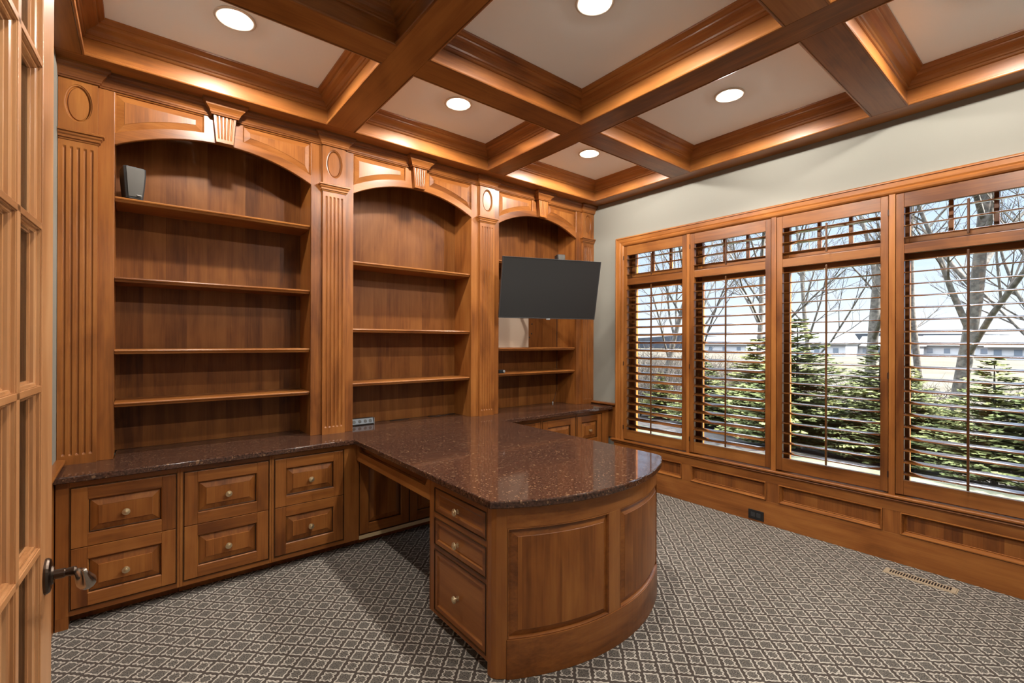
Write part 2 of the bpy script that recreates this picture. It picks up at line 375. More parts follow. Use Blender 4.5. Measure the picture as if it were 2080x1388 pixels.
# right wall with one long opening
OY0, OY1, OZ0, OZ1 = .075, 2.965, .43, 2.395
b = MB()
b.box(XP, 4.0, YF, OY0, 0, ZC); b.box(XP, 4.0, OY1, YB, 0, ZC); b.box(XP, 4.0, OY0, OY1, 0, OZ0); b.box(XP, 4.0, OY0, OY1, OZ1, ZC)
b.box(4.0, 4.06, YF, OY0, -.6, ZC, 1); b.box(4.0, 4.06, OY1, YB, -.6, ZC, 1); b.box(4.0, 4.06, OY0, OY1, -.6, OZ0, 1); b.box(4.0, 4.06, OY0, OY1, OZ1, ZC, 1)
struct('wall_right', b, [WALL, EXT])
# house roof edge outside
b = MB(); b.box(-2, 4.12, -1.2, 4.4, 3.3, 3.5); struct('roof', b, EXT)

# ------------------------------------------------------------------ coffered ceiling
XS = [(-.232, .988), (1.163, 2.317), (2.488, 3.675)]; YS = [(-.55, .709), (.882, 2.150), (2.323, 3.222)]
n = 0
def beam(name, x0, x1, y0, y1, ax):
    b = MB(); b.box(x0, x1, y0, y1, ZB, ZC-.001)
    return struct(name, b, WV[ax], .0015)
k = 1
for x0, x1 in ((XL, -.232), (.988, 1.163), (2.317, 2.488), (3.675, XP)):
    beam('trim_%d' % k, x0+.0005, x1-.0005, YF, 3.222, 1); k += 1
for y0, y1 in ((YF, -.55), (.709, .882), (2.150, 2.323)):
    for x0, x1 in XS: beam('trim_%d' % k, x0, x1, y0+.0005, y1-.0005, 0); k += 1
beam('trim_%d' % k, XL, XP, 3.2225, YB-.005, 0); k += 1
prof = [(0, ZB-.0005), (.003, ZB-.003), (.010, ZB-.001), (.013, ZB+.004), (.013, ZB+.012), (.006, ZB+.016), (.001, ZB+.017), (.001, 2.962), (.008, 2.964), (.012, 2.968), (.012, 2.978),
        (.018, 2.981), (.021, 2.990), (.030, 3.001), (.044, 3.008), (.056, 3.012), (.064, 3.020), (.066, 3.027), (.074, 3.029), (.082, 3.036), (.090, 3.041), (.092, 3.0495)]
for x0, x1 in XS:
    for y0, y1 in YS:
        for seg, ax in ((0, 0), (1, 1)):
            pass
        b = MB()
        P = [(x0, y0), (x1, y0), (x1, y1), (x0, y1)]
        for i in range(4):
            p, q = P[i], P[(i+1) % 4]; nx, ny = [(0, 1), (-1, 0), (0, -1), (1, 0)][i]; tx, ty = [(1, 0), (0, 1), (-1, 0), (0, -1)][i]
            R = [[(c[0]+nx*d+s_*tx*d, c[1]+ny*d+s_*ty*d, z) for d, z in prof] for c, s_ in ((p, 1), (q, -1))]
            b.rings(R, False, m=(0 if i % 2 == 0 else 1))
        o = struct('trim_%d' % k, b, [WX, WY], recalc=False); k += 1
# ------------------------------------------------------------------ recessed lights
def can(x, y):
    t = thing('recessed_light', (x, y, ZC))
    r = MB(); r.lathe([(.092, -.0005), (.094, -.006), (.088, -.009), (.078, -.008), (.066, -.0035), (.054, -.0012), (.053, -.0004)], (x, y, ZC), (0, 0, 1), 40); r.build('trim_ring', WHITEP, t, smooth=True)
    l = MB(); l.lathe([(.0, -.0195), (.020, -.0185), (.036, -.0150), (.047, -.009), (.0525, -.0015)], (x, y, ZC), (0, 0, 1), 32); l.build('lens', LAMP, t, smooth=True)
    ld = bpy.data.lights.new('lamp_beam', 'SPOT'); ld.energy = SPOT; ld.color = (1, .955, .87); ld.spot_size = math.radians(173); ld.spot_blend = .16; ld.shadow_soft_size = .04
    lo_ = bpy.data.objects.new('lamp_beam', ld); COL.objects.link(lo_); lo_.parent = t; lo_.location = (0, 0, -.024)
    return t
cans = [(.376, 2.72, 'glowing recessed ceiling light nearest the glazed door, above the left bookcase'),
        (1.705, 2.72, 'glowing recessed ceiling light in the coffer above the middle bookcase'),
        (3.036, 2.72, 'glowing recessed ceiling light in the small far corner coffer above the television'),
        (1.705, 1.495, 'glowing recessed ceiling light cut by the top edge, in the large central coffer'),
        (3.036, 1.495, 'glowing recessed ceiling light in the coffer above the second and third shutters')]
proto = None
for x, y, lb in cans:
    o = can(x, y) if proto is None else copy_tree(proto, (x, y, ZC))
    if proto is None: proto = o
    tag(o, lb, 'ceiling light', 'recessed ceiling lights')
for x, y in ((.376, .27), (1.705, .27), (3.036, .27)):
    tag(copy_tree(proto, (x, y, ZC)), 'recessed ceiling light in the coffers behind the camera, outside the photo', 'ceiling light', 'recessed ceiling lights behind the camera')

# ------------------------------------------------------------------ right wall woodwork
prev = None
# wainscot body and moulded panels
b = MB(face_negx(XP))
b.box(YF, 3.06, 0, .04, 0, .185, 0)
struct('baseboard_right', b, WY, .0015)
b = MB(face_negx(XP)); WT = .04
pans = [(2.294, 2.99), (1.577, 2.211), (.852, 1.487), (.13, .762), (-.60, .045)]
edges = [YF]+[v for p in sorted(pans) for v in p]+[3.06]
b.box(YF, 3.06, 0, WT, .332, .405, 0)
for i in range(0, len(edges), 2): b.box(edges[i], edges[i+1], 0, WT, .1851, .332, 1)
wa = struct('trim_%d' % k, b, [WY, WZ], .001); k += 1
for p in pans:
    b = MB(); r = (p[0], p[1], .187, .332); T = face_negx(XP)
    ring_frame(b, T, [(*r, WT), inset(r, .002, WT+.005), inset(r, .008, WT+.006), inset(r, .012, WT-.004), inset(r, .017, WT-.012), inset(r, .021, WT-.024), inset(r, .025, WT-.021), inset(r, .028, WT-.026)], 0)
    i_ = inset(r, .028, .014)
    b.T = T; b.add([(i_[0], .014, i_[2]), (i_[1], .014, i_[2]), (i_[1], .014, i_[3]), (i_[0], .014, i_[3])], [(0, 1, 2, 3)], 1)
    struct('trim_%d' % k, b, [WY, PY], recalc=False); k += 1
# sill (stool + apron mouldings)
b = MB()
sill = [(0, .404), (.041, .404), (.044, .398), (.052, .398), (.056, .402), (.054, .407), (.046, .409), (.048, .413), (.062, .414), (.068, .420), (.068, .428), (.062, .433), (-.10, .433)]
b.T = lambda y, d, z: (XP-d, y, z)
b.rings([[(yy, d, z) for d, z in sill] for yy in (YF, 3.085)], False, m=0); b.add([(3.085, d, z) for d, z in sill], [tuple(range(len(sill)))])
struct('trim_%d' % k, b, WY, recalc=False); k += 1
# upper wainscot beside bookcase + chair rail
b = MB(face_negx(XP)); b.box(3.046, 3.40, 0, .02, .433, .748, 0); struct('trim_%d' % k, b, WZ, .001); k += 1
rail = [(0, .745), (.022, .745), (.026, .752), (.030, .757), (.040, .762), (.046, .768), (.046, .776), (.040, .782), (.0, .784)]
b = MB(lambda y, d, z: (XP-d, y, z)); b.rings([[(yy, d, z) for d, z in rail] for yy in (3.046, 3.385)], False); struct('trim_%d' % k, b, WY, recalc=False); k += 1
# window casing (moulded) : outer rect y -.0..3.046, z ..2.467 ; inner y .06..2.941 z 2.375
b = MB(); cprof = [(0, 0), (0, .030), (.008, .036), (.014, .036), (.017, .030), (.045, .028), (.055, .024), (.060, .030), (.066, .034), (.080, .032), (.088, .026), (.092, .020), (.092, -.01)]
W_ = .092
oy0, oy1, oz1 = -.020, 3.046, 2.467
def cpt(i, s_, d):   # i corner id, s_ inset
    y = {0: oy1-s_*(.105/W_), 1: oy1-s_*(.105/W_), 2: oy0+s_, 3: oy0+s_}[i]; z = {0: .433, 3: .433, 1: oz1-s_, 2: oz1-s_}[i]
    return (XP-d, y, z)
for i in range(3):
    R = [[cpt(i, s_, d+.010) for s_, d in cprof], [cpt(i+1, s_, d+.010) for s_, d in cprof]]
    b.rings(R, False, m=(1 if i != 1 else 0))
struct('trim_%d' % k, b, [WY, WZ], recalc=False); k += 1
# mullion posts between shutters
PAN = [(2.254, 2.941), (1.543, 2.222), (.823, 1.505), (.105, .787)]
b = MB()
for y0, y1 in ((2.222, 2.254), (1.505, 1.543), (.787, .823), (.072, .105)):
    b.box(XR-.002, XP+.02, y0+.0015, y1-.0015, .433, 2.375, 0)
struct('trim_%d' % k, b, WZ, .0015); k += 1
# windows behind the shutters
for wi, (cy0, cy1) in enumerate([(2.238, 2.956), (1.524, 2.238), (.805, 1.524), (.085, .805)]):
    t = thing('window_%d' % (wi+1), (3.9, (cy0+cy1)/2, .43), kind='structure')
    f = MB(); a0, a1 = cy0+.004, cy1-.004
    # jamb box
    f.box(3.862, 4.03, a0, a0+.018, .434, 2.392, 1); f.box(3.862, 4.03, a1-.018, a1, .434, 2.392, 1)
    f.box(3.862, 4.03, a0, a1, 2.374, 2.392, 0); f.box(3.862, 4.05, a0, a1, .434, .452, 0)
    f.box(3.895, 3.99, a0+.018, a1-.018, 1.998, 2.065, 0)
    f.build('window_frame', [WY, WZ], t, .002)
    for nm, z0, z1 in (('lower_sash', .452, 1.998), ('transom_sash', 2.065, 2.374)):
        s_ = MB(); y0, y1 = a0+.018, a1-.018; sw = .042
        s_.box(3.925, 3.965, y0, y0+sw, z0, z1, 1); s_.box(3.925, 3.965, y1-sw, y1, z0, z1, 1)
        s_.box(3.925, 3.965, y0+sw, y1-sw, z0, z0+sw, 0); s_.box(3.925, 3.965, y0+sw, y1-sw, z1-sw, z1, 0)
        if nm == 'transom_sash':
            for q in (1, 2):
                yc = y0+sw+(y1-y0-2*sw)*q/3; s_.box(3.932, 3.958, yc-.011, yc+.011, z0+sw, z1-sw, 1)
        sh = s_.build(nm, [WY, WZ], t, .002)
        g = MB(); g.box(3.942, 3.946, y0+sw-.004, y1-sw+.004, z0+sw-.004, z1-sw+.004); g.build('pane', GLASS, sh)
# ------------------------------------------------------------------ shutters
def louver(mb, y0, y1, z, xc, tilt, wdt=.066, th=.0095):
    n = 12; ring = []
    for i in range(n):
        a = 2*PI*i/n; px = math.cos(a)*wdt/2; pz = math.sin(a)*th/2
        px = math.copysign(abs(math.cos(a))**.8, math.cos(a))*wdt/2
        ring.append((xc+px*math.cos(tilt)-pz*math.sin(tilt), z+px*math.sin(tilt)+pz*math.cos(tilt)))
    mb.rings([[(x, yy, zz) for x, zz in ring] for yy in (y0, y1)], True, True, True)
LABS = ['louvered wooden shutter nearest the bookcases, narrowest in view', 'louvered wooden shutter second from the bookcases',
        'louvered wooden shutter third from the bookcases, louvers nearly level', 'louvered wooden shutter at the right edge of the photo, largest in view']
for si, ((y0, y1), (tl, tu)) in enumerate(zip(PAN, ((18, 2), (16, -4), (3, -9), (9, 6)))):
    t = thing('plantation_shutter', (XR+.015, (y0+y1)/2, .445), LABS[si], 'shutter', 'shutters along the window wall')
    xf, xb = XR, XR+.030; y0 += .0015; y1 -= .0015; st = .041
    f = MB()
    f.box(xf, xb, y0, y0+st, .445, 2.370, 1); f.box(xf, xb, y1-st, y1, .445, 2.370, 1)
    for z0, z1 in ((.445, .538), (1.983, 2.045), (2.279, 2.370)): f.box(xf+.001, xb-.001, y0+st, y1-st, z0, z1, 0)
    f.build('shutter_frame', [LV, LVZ], t, .002)
    yc = (y0+y1)/2; xc = XR+.015
    for nm, zs, tt in (('lower_louvers', [.580+.0755*i for i in range(19)], tl), ('upper_louvers', [2.084, 2.160, 2.236], tu)):
        lm = MB()
        for z in zs: louver(lm, y0+st+.002, y1-st-.002, z, xc, math.radians(tt))
        lo = lm.build(nm, LOUV, t, smooth=False)
        lo.data.polygons.foreach_set('use_smooth', [len(p.vertices) == 4 for p in lo.data.polygons])
        r = MB(); top = zs[-1]+.022; bot = zs[0]-.030
        r.box(xc-.052, xc-.041, yc-.006, yc+.006, bot, top); r.build('tilt_rod', ROD, t, .003)
    for z in (.56, 1.2, 2.26):
        h = MB(); h.box(XR-.004, XR+.002, y1-.003 if si < 2 else y0-.004, y1+.004 if si < 2 else y0+.003, z-.02, z+.02); h.build('hinge', HINGE, t)

# ------------------------------------------------------------------ bookcases
YS_, YP, YBK = 3.39, 3.37, 3.665
ZS, ZA, ZTOP = 2.50, 2.635, 2.805
BAYS = [(-.109, .929), (1.225, 2.263), (2.565, 3.587)]
STL = [(-.182, 1.006), (1.156, 2.346), (2.497, 3.672)]   # outer face-frame limits
SHELF = [(2.22, 1.77, 1.363, 1.065), (2.008, 1.508, 1.105), (2.17, 1.357, 1.120)]
BLAB = ['tall arched built-in cherry bookcase nearest the door with four bare shelves and a speaker',
        'tall arched built-in cherry bookcase in the middle with three bare shelves',
        'tall arched built-in cherry bookcase in the far corner behind the television']
ZCT = .755
for bi in range(3):
    x0, x1 = BAYS[bi]; s0, s1 = STL[bi]; cx = (x0+x1)/2; a = (x1-x0)/2; sg = ZA-ZS
    R = (a*a+sg*sg)/(2*sg); zc = ZA-R
    arc = lambda x, dz=0, zc=zc, R=R, cx=cx: zc+math.sqrt(max(R*R-(x-cx)**2, 0))+dz
    t = thing('bookcase', (cx, YS_, ZCT), BLAB[bi], 'bookcase', 'built-in bookcases along the back wall')
    T = face_negy(YS_+.022)
    f = MB(T)
    f.box(s0, x0, 0, .022, ZCT, 2.868, 1); f.box(x1, s1, 0, .022, ZCT, 2.868, 1)
    f.box(x0, x1, .0, .022, 2.79, 2.868, 0)
    k0, k1 = cx-.105, cx+.105
    f.box(k0, k1, .0, .0215, 2.66, 2.79, 0)
    f.build('face_frame', [WX, WZ], t, .0015)
    # arch band
    n_ = 36; b = MB(T)
    xs = [x0+(x1-x0)*i/n_ for i in range(n_+1)]
    band = lambda x: .062-.012*(1-abs(x-cx)/a)
    R_ = [[(x, 0, arc(x)), (x, .019, arc(x)), (x, .022, arc(x, .003)), (x, .022, arc(x, band(x))), (x, 0, arc(x, band(x)))] for x in xs]
    b.rings(R_, True, True, True); b.build('arch', WX, t, recalc=True)
    # spandrel raised panels
    for side in (-1, 1):
        e0, e1 = (x0, k0) if side < 0 else (k1, x1)
        def loop(ins, d):
            q0, q1 = e0+ins, e1-ins; m_ = 18
            bot = [(q0+(q1-q0)*i/m_, d, arc(q0+(q1-q0)*i/m_, band(q0+(q1-q0)*i/m_))+ins) for i in range(m_+1)]
            top = [(q1-(q1-q0)*i/m_, d, 2.79-ins) for i in range(m_+1)]
            return bot+top
        p = MB(T); Ls = [loop(0, .022), loop(.005, .017), loop(.006, .009), loop(.040, .019), loop(.0415, .021)]
        p.rings(Ls, True, m=0); nL = len(Ls[0]); m_ = 18
        L5 = Ls[-1]; p.add(L5, [(i, i+1, nL-2-i, nL-1-i) for i in range(m_)], 1, tone=.5)
        p.build('spandrel_panel', [SPB, PX], t, recalc=False)
    # keystone
    kb0, kb1, kt0, kt1, kz0, kz1, yk = cx-.045, cx+.045, cx-.063, cx+.063, 2.632, 2.83, 3.345
    fl_ = 5; prof_ = []
    nf = 5; gw = .011; pitch = .0188
    S_ = [0]
    for g in range(nf):
        c_ = .5+(g-2)*pitch/.11
        for q in range(7): aa = PI*q/6; S_.append(None); prof_.append((c_-gw/2/.11*math.cos(aa), .0055*math.sin(aa)))
    line = [(0, 0)]+prof_+[(1, 0)]
    def kp(s_, tt, dep): xl = kb0+(kt0-kb0)*tt; xr = kb1+(kt1-kb1)*tt; return (xl+(xr-xl)*s_, yk+dep, kz0+(kz1-kz0)*tt)
    b = MB()
    lv = [(0, 0), (.10, 0), (.115, 1), (.86, 1), (.875, 0), (1, 0)]
    b.rings([[kp(s_, tt, dp*on_) for s_, dp in line] for tt, on_ in lv], False)
    b.add([kp(0, 0, 0), kp(1, 0, 0), kp(1, 1, 0), kp(0, 1, 0), kp(0, 0, .05), kp(1, 0, .05), kp(1, 1, .05), kp(0, 1, .05)],
          [(0, 1, 5, 4), (0, 4, 7, 3), (1, 2, 6, 5), (3, 7, 6, 2)])
    b.build('keystone', WZ, t, recalc=False)
    # carcass
    b = MB(); b.box(x0-.018, x0-.0005, YS_+.022, YBK, ZCT, 2.80); b.build('side_panel', WZ, t)
    b = MB(); b.box(x1+.0005, x1+.018, YS_+.022, YBK, ZCT, 2.80); b.build('side_panel', WZ, t)
    b = MB(); b.box(x0-.018, x1+.018, YBK, YBK+.015, ZCT, 2.80); b.build('back_panel', BK, t)
    b = MB(); b.box(x0-.018, x1+.018, YS_+.022, YBK+.015, 2.80, 2.82); b.build('top_panel', WX, t)
    for z in SHELF[bi]:
        b = MB(); y0 = YS_+.016; th = .027
        pr = [(YBK, z), (y0+.010, z), (y0+.003, z-.003), (y0, z-.008), (y0+.002, z-.013), (y0+.009, z-.016), (y0+.011, z-.020), (y0+.015, z-th), (YBK, z-th)]
        b.rings([[(xx, yy, zz) for yy, zz in pr] for xx in (x0+.002, x1-.002)], True, True, True); b.build('shelf', WX, t)
# pilasters
PLAB = ['fluted cherry pilaster with oval medallion beside the open door', 'fluted cherry pilaster between the left and middle bookcases',
        'fluted cherry pilaster between the middle and television bookcases', 'fluted cherry pilaster in the far corner against the painted wall']
for pi_, (x0, x1) in enumerate([(XL+.002, -.178), (1.002, 1.160), (2.342, 2.501), (3.668, 3.838)]):
    t = thing('fluted_pilaster', ((x0+x1)/2, YP, ZCT), PLAB[pi_], 'pilaster', 'pilasters framing the bookcases')
    cx = (x0+x1)/2; hw = (x1-x0)/2; yb = 3.412 if pi_ not in (0, 3) else YB-.01
    b = MB(); prof_ = [(x0, 0)]
    for g in range(5):
        c_ = cx+(g-2)*.0268
        for q in range(9): aa = PI*q/8; prof_.append((c_-.0075*math.cos(aa), .0075*math.sin(aa)))
    prof_.append((x1, 0))
    lv = [(ZCT, 0), (.802, 0), (.812, 1), (2.428, 1), (2.438, 0), (2.475, 0)]
    b.rings([[(x, YP+d*on_, z) for x, d in prof_] for z, on_ in lv], False)
    for xx in (x0, x1): b.add([(xx, YP, ZCT), (xx, yb, ZCT), (xx, yb, 2.475), (xx, YP, 2.475)], [(0, 1, 2, 3)])
    b.build('fluted_shaft', WZ, t, recalc=False)
    # capital
    b = MB(); cp = [(0, 2.468), (.004, 2.470), (.006, 2.478), (.012, 2.480), (.013, 2.490), (.019, 2.497), (.021, 2.506), (.028, 2.510), (.028, 2.518), (.022, 2.522), (0, 2.524)]
    l_ = x0 if pi_ == 0 else x0; 
    path = [(x1, yb-.001), (x1, YP), (x0, YP), (x0, yb-.001)]
    if pi_ == 0: path = [(x1, 3.40), (x1, YP), (x0, YP)]
    elif pi_ == 3: path = [(x1, YP), (x0, YP), (x0, 3.40)]
    rings = []
    def nrm(p, q): d = Vector((q[0]-p[0], q[1]-p[1])).normalized(); return Vector((-d.y, d.x))
    for i in range(len(path)):
        ns = []
        if i > 0: ns.append(nrm(path[i-1], path[i]))
        if i < len(path)-1: ns.append(nrm(path[i], path[i+1]))
        off = -(ns[0]+ns[1]) if len(ns) == 2 else -ns[0]
        rings.append([(path[i][0]+off.x*d*(-1), path[i][1]+off.y*d*(-1), z) for d, z in cp])
    # choose sign so that front moves toward -y
    if rings[1][3][1] > path[1][1]+1e-6 or (pi_ == 3 and rings[0][3][1] > path[0][1]):
        rings = [[(2*path[i][0]-p[0], 2*path[i][1]-p[1], p[2]) for p in rg] for i, rg in enumerate(rings)]
    b.rings(rings, False); b.build('capital', WX, t, recalc=False)
    # medallion block with oval
    b = MB(); z0, z1 = 2.475, 2.868; zc = 2.672; ea, eb = .056, .100; n_ = 56; Rr = []
    for kx, kz, dp in ((None, None, 0), (ea, eb, 0), (ea-.002, eb-.002, .004), (ea-.006, eb-.006, .005), (ea-.008, eb-.008, .013), (ea-.011, eb-.011, .016), (ea-.014, eb-.014, .014), (ea-.016, eb-.016, .011)):
        ring = []
        for i in range(n_):
            an = 2*PI*i/n_
            if kx is None:
                c_, s_ = math.cos(an)*eb, math.sin(an)*eb*1.6
                sc_ = min(hw/abs(c_) if abs(c_) > 1e-6 else 1e9, ((z1-zc) if s_ > 0 else (zc-z0))/abs(s_) if abs(s_) > 1e-6 else 1e9)
                ring.append((cx+c_*sc_, YP+dp, zc+s_*sc_))
            else: ring.append((cx+math.cos(an)*kx, YP+dp, zc+math.sin(an)*kz))
        Rr.append(ring)
    b.rings(Rr, True, False, True, tone=.6)
    for cxn, czn in ((x0, z0), (x1, z0), (x1, z1), (x0, z1)):
        r0 = sorted(Rr[0], key=lambda p: (p[0]-cxn)**2+(p[2]-czn)**2)[:2]
        b.add([(cxn, YP, czn), r0[0], r0[1]], [(0, 1, 2)], tone=.6)
    for xx in (x0, x1): b.add([(xx, YP, z0), (xx, yb, z0), (xx, yb, z1), (xx, YP, z1)], [(0, 1, 2, 3)])
    b.build('oval_medallion', WZ, t, recalc=False)
# crown moulding over bookcases, breaking around pilasters and keystones
cp = [(0, 2.792), (.006, 2.793), (.008, 2.800), (.012, 2.803), (.014, 2.811), (.020, 2.822), (.030, 2.832), (.036, 2.837), (.038, 2.845), (.046, 2.850), (.052, 2.858), (.053, 2.8699)]
path = []
br = [(XL, -.176, 3.366), (.998, 1.164, 3.366), (2.338, 2.505, 3.366), (3.664, XP, 3.366)]+[((q[0]+q[1])/2-.066, (q[0]+q[1])/2+.066, 3.342) for q in BAYS]
for x0, x1, yy in sorted(br):
    if x0 > XL+.01: path += [(x0, YS_-.001), (x0, yy)]
    else: path += [(x0, yy)]
    if x1 < XP-.01: path += [(x1, yy), (x1, YS_-.001)]
    else: path += [(x1, yy)]
b = MB(); rings = []
for i, p in enumerate(path):
    ns = []
    for q, r in ((i-1, i), (i, i+1)):
        if q < 0 or r >= len(path): continue
        d = Vector((path[r][0]-path[q][0], path[r][1]-path[q][1])).normalized(); ns.append(Vector((d.y, -d.x)))
    off = ns[0]+ns[1] if len(ns) == 2 and abs(ns[0].dot(ns[1])) < .5 else ns[0]
    rings.append([(p[0]+off.x*d, p[1]+off.y*d, z) for d, z in cp])
b.rings(rings, False)
tag(b.build('crown_moulding', WX, None, recalc=False), 'long cherry crown moulding stepping out over the bookcases under the ceiling beams', 'moulding')

# ------------------------------------------------------------------ granite top (wall counter + desk in one)
YC, XD0, XD1 = 3.078, 1.124, 2.378
ARx, ARy, ARr = 1.735, 1.351+1.08, 1.08
poly = [(XL+.003, YC), (XD0, YC)]
def arcy(x): return ARy-math.sqrt(ARr**2-(x-ARx)**2)
yl = arcy(XD0); poly += [(XD0, yl)]
xe = 2.335
for i in range(1, 41): x = XD0+(xe-XD0)*i/40; poly.append((x, arcy(x)))
yr = arcy(xe); poly += [(2.352, yr+.012), (2.367, yr+.032), (2.375, yr+.055), (XD1, yr+.09)]
poly += [(XD1, YC), (3.797, YC), (3.797, 3.413), (3.587, 3.413)]
poly += [(3.583, 3.66), (-.105, 3.66), (-.109, 3.413), (XL+.003, 3.413)]
b = MB(); n_ = len(poly)
def off_poly(poly, d):
    out = []
    for i in range(len(poly)):
        p0, p1, p2 = Vector(poly[i-1]), Vector(poly[i]), Vector(poly[(i+1) % len(poly)])
        e1, e2 = (p1-p0).normalized(), (p2-p1).normalized()
        n1, n2 = Vector((-e1.y, e1.x)), Vector((-e2.y, e2.x)); q = (n1+n2); q = q/max(q.dot(n1), .3) if q.length > 1e-6 else n1
        out.append(tuple(p1+q*d))
    return out
ar = sum(poly[i-1][0]*poly[i][1]-poly[i][0]*poly[i-1][1] for i in range(n_))
sg = 1 if ar > 0 else -1
zt, zb = ZCT, ZCT-.032
L_ = [(off_poly(poly, sg*.004), zb), (poly, zb+.004), (poly, zt-.006), (off_poly(poly, sg*.002), zt-.002), (off_poly(poly, sg*.006), zt)]
b.rings([[(x, y, z) for x, y in P_] for P_, z in L_], True, True, True)
tag(b.build('granite_countertop', GRAN, None), 'polished red-brown granite top running along the bookcases and out over the curved desk', 'countertop')

# ------------------------------------------------------------------ base cabinets
YCF = 3.125
def base_cab(x0, x1, cols, label, group, left_post=None, right_post=None, doors=False, toe=None, knobs=True):
    t = thing('base_cabinet', ((x0+x1)/2, YCF, 0), label, 'cabinet', group)
    T = face_negy(YCF+.02)
    f = MB(T); c0, c1 = cols[0][0], cols[-1][1]
    ztop, zbo = .7225, .060
    f.box(x0+.0005, c0-.006, 0, .02, zbo, ztop, 1); f.box(c1+.006, x1-.0005, 0, .02, zbo, ztop, 1)
    f.box(c0-.006, c1+.006, 0, .02, .6895, ztop, 0)
    f.box(c0-.006, c1+.006, 0, .02, zbo, .084, 0)
    for (p, q), (r, s_) in zip(cols, cols[1:]):
        if r-q > .012: f.box(q+.006, r-.006, 0, .02, .084, .6895, 1)
    # little bead around each opening
    f.build('face_frame', [WX, WZ], t, .0012)
    bd = MB(T)
    for p, q in cols: ring_frame(bd, T, [(p-.006, q+.006, .084, .6895, .020), (p-.005, q+.005, .085, .6885, .0235), (p-.002, q+.002, .088, .6855, .0235), (p-.001, q+.001, .089, .6845, .010)])
    bd.build('opening_bead', GLAZE, t, recalc=False)
    bx = MB(); bx.box(x0+.001, x1-.001, YCF+.021, YB-.01, .060, .7225); bx.box(x0+.001, x1-.001, YCF+.085, YB-.01, .0005, .060)
    bx.build('carcass', WZ, t)
    if left_post: m_ = MB(T); m_.box(x0+.0005, c0-.0075, -.04, .020, .0005, .0600); m_.build('post_foot', WZ, t)
    for p, q in cols:
        T2 = face_negy(YCF+.016)
        if doors:
            front('door', t, T2, p, q, .092, .684, .062, 0, PX, th=.018)
        else:
            front('drawer', t, T2, p, q, .388, .683, .061, 0, PX, th=.018, knob=((p+q)/2, .532))
            front('drawer', t, T2, p, q, .091, .385, .061, 0, PX, th=.018, knob=((p+q)/2, .233))
    return t
G1 = 'two-drawer cabinets under the left bookcase'
base_cab(XL+.022, .1785, [(-.257, .160)], 'two-drawer cherry file cabinet nearest the door, widest of the left three', G1, left_post=True)
base_cab(.1785, .634, [(.198, .616)], 'two-drawer cherry file cabinet in the middle of the left three', G1)
base_cab(.634, 1.174, [(.653, 1.067)], 'two-drawer cherry file cabinet beside the kneehole of the desk', G1)
mc = base_cab(1.174, 2.436, [(1.180, 1.5475), (1.5495, 1.917), (1.930, 2.30)], 'low cherry cabinet with raised-panel doors seen through the desk kneehole', None, doors=True)
m_ = MB(); m_.box(1.175, 2.435, YCF-.004, YCF+.02, .058, .083); m_.build('bottom_rail', PALE, mc, .001)
G2 = 'drawer cabinets under the television bookcase'
base_cab(2.436, 2.858, [(2.46, 2.843)], 'sunlit drawer cabinet half hidden behind the desk edge', G2)
base_cab(2.858, 3.312, [(2.873, 3.299)], 'sunlit drawer cabinet under the television, middle of the far three', G2)
base_cab(3.312, 3.795, [(3.327, 3.682)], 'sunlit drawer cabinet tight in the window corner with a brass knob showing', G2)

# left wall wainscot, chair rail and baseboard
b = MB(); b.box(XL, XL+.018, 1.0, YCF+.3, .0, .745); struct('trim_%d' % k, b, WZ, .001); k += 1
b = MB(lambda y, d, z: (XL+d, y, z)); b.rings([[(yy, d*.8, z+.004) for d, z in rail] for yy in (1.0, 3.368)], False); struct('trim_%d' % k, b, WY, recalc=False); k += 1

# ------------------------------------------------------------------ desk pedestal
XB0, XB1, YB0, YB1 = 1.155, 2.315, 1.60, 2.085
BR, BY = 1.05, 1.379+1.05
def by(x, o=0): return BY-math.sqrt((BR+o)**2-(x-1.735)**2)
t = thing('desk_pedestal', (1.735, 1.8, 0), 'curved-front cherry desk pedestal with three drawers under the granite top', 'desk')
dk = t
def ring_arc(x0, x1, n, o): return [(x0+(x1-x0)*i/n, by(x0+(x1-x0)*i/n, o)) for i in range(n+1)]
PZ0, PZ1 = .165, .630
def curved_slab(x0, x1, z0, z1, o0, o1, mt, name, par, m_=24, bev=.0015):
    b = MB(); A = ring_arc(x0, x1, m_, o0); B = ring_arc(x0, x1, m_, o1)
    b.rings([[(a_[0], a_[1], z0), (a_[0], a_[1], z1), (c_[0], c_[1], z1), (c_[0], c_[1], z0)] for a_, c_ in zip(A, B)], True, True, True)
    return b.build(name, mt, par, bev)
curved_slab(1.200, 2.270, PZ1, .7225, 0, -.022, WX, 'top_rail', t)
bb = curved_slab(1.200, 2.270, .0005, PZ0, .004, -.022, WX, 'base_rail', t)
curved_slab(1.685, 1.762, PZ0, PZ1, 0, -.022, WZ, 'centre_stile', t, 6)
# corner posts (left one chamfered)
b = MB(); b.prism([(XB0, YB0), (XB0, 1.572), (1.166, 1.552), (1.182, 1.540), (1.2045, by(1.2045)+.0005), (1.2045, YB0)], .0005, .7225); b.build('corner_post', WZ, t, .003)
b = MB(); b.prism([(XB1, YB0), (XB1, 1.572), (2.304, 1.552), (2.288, 1.540), (2.2655, by(2.2655)+.0005), (2.2655, YB0)], .0005, .7225); b.build('corner_post', WZ, t, .003)
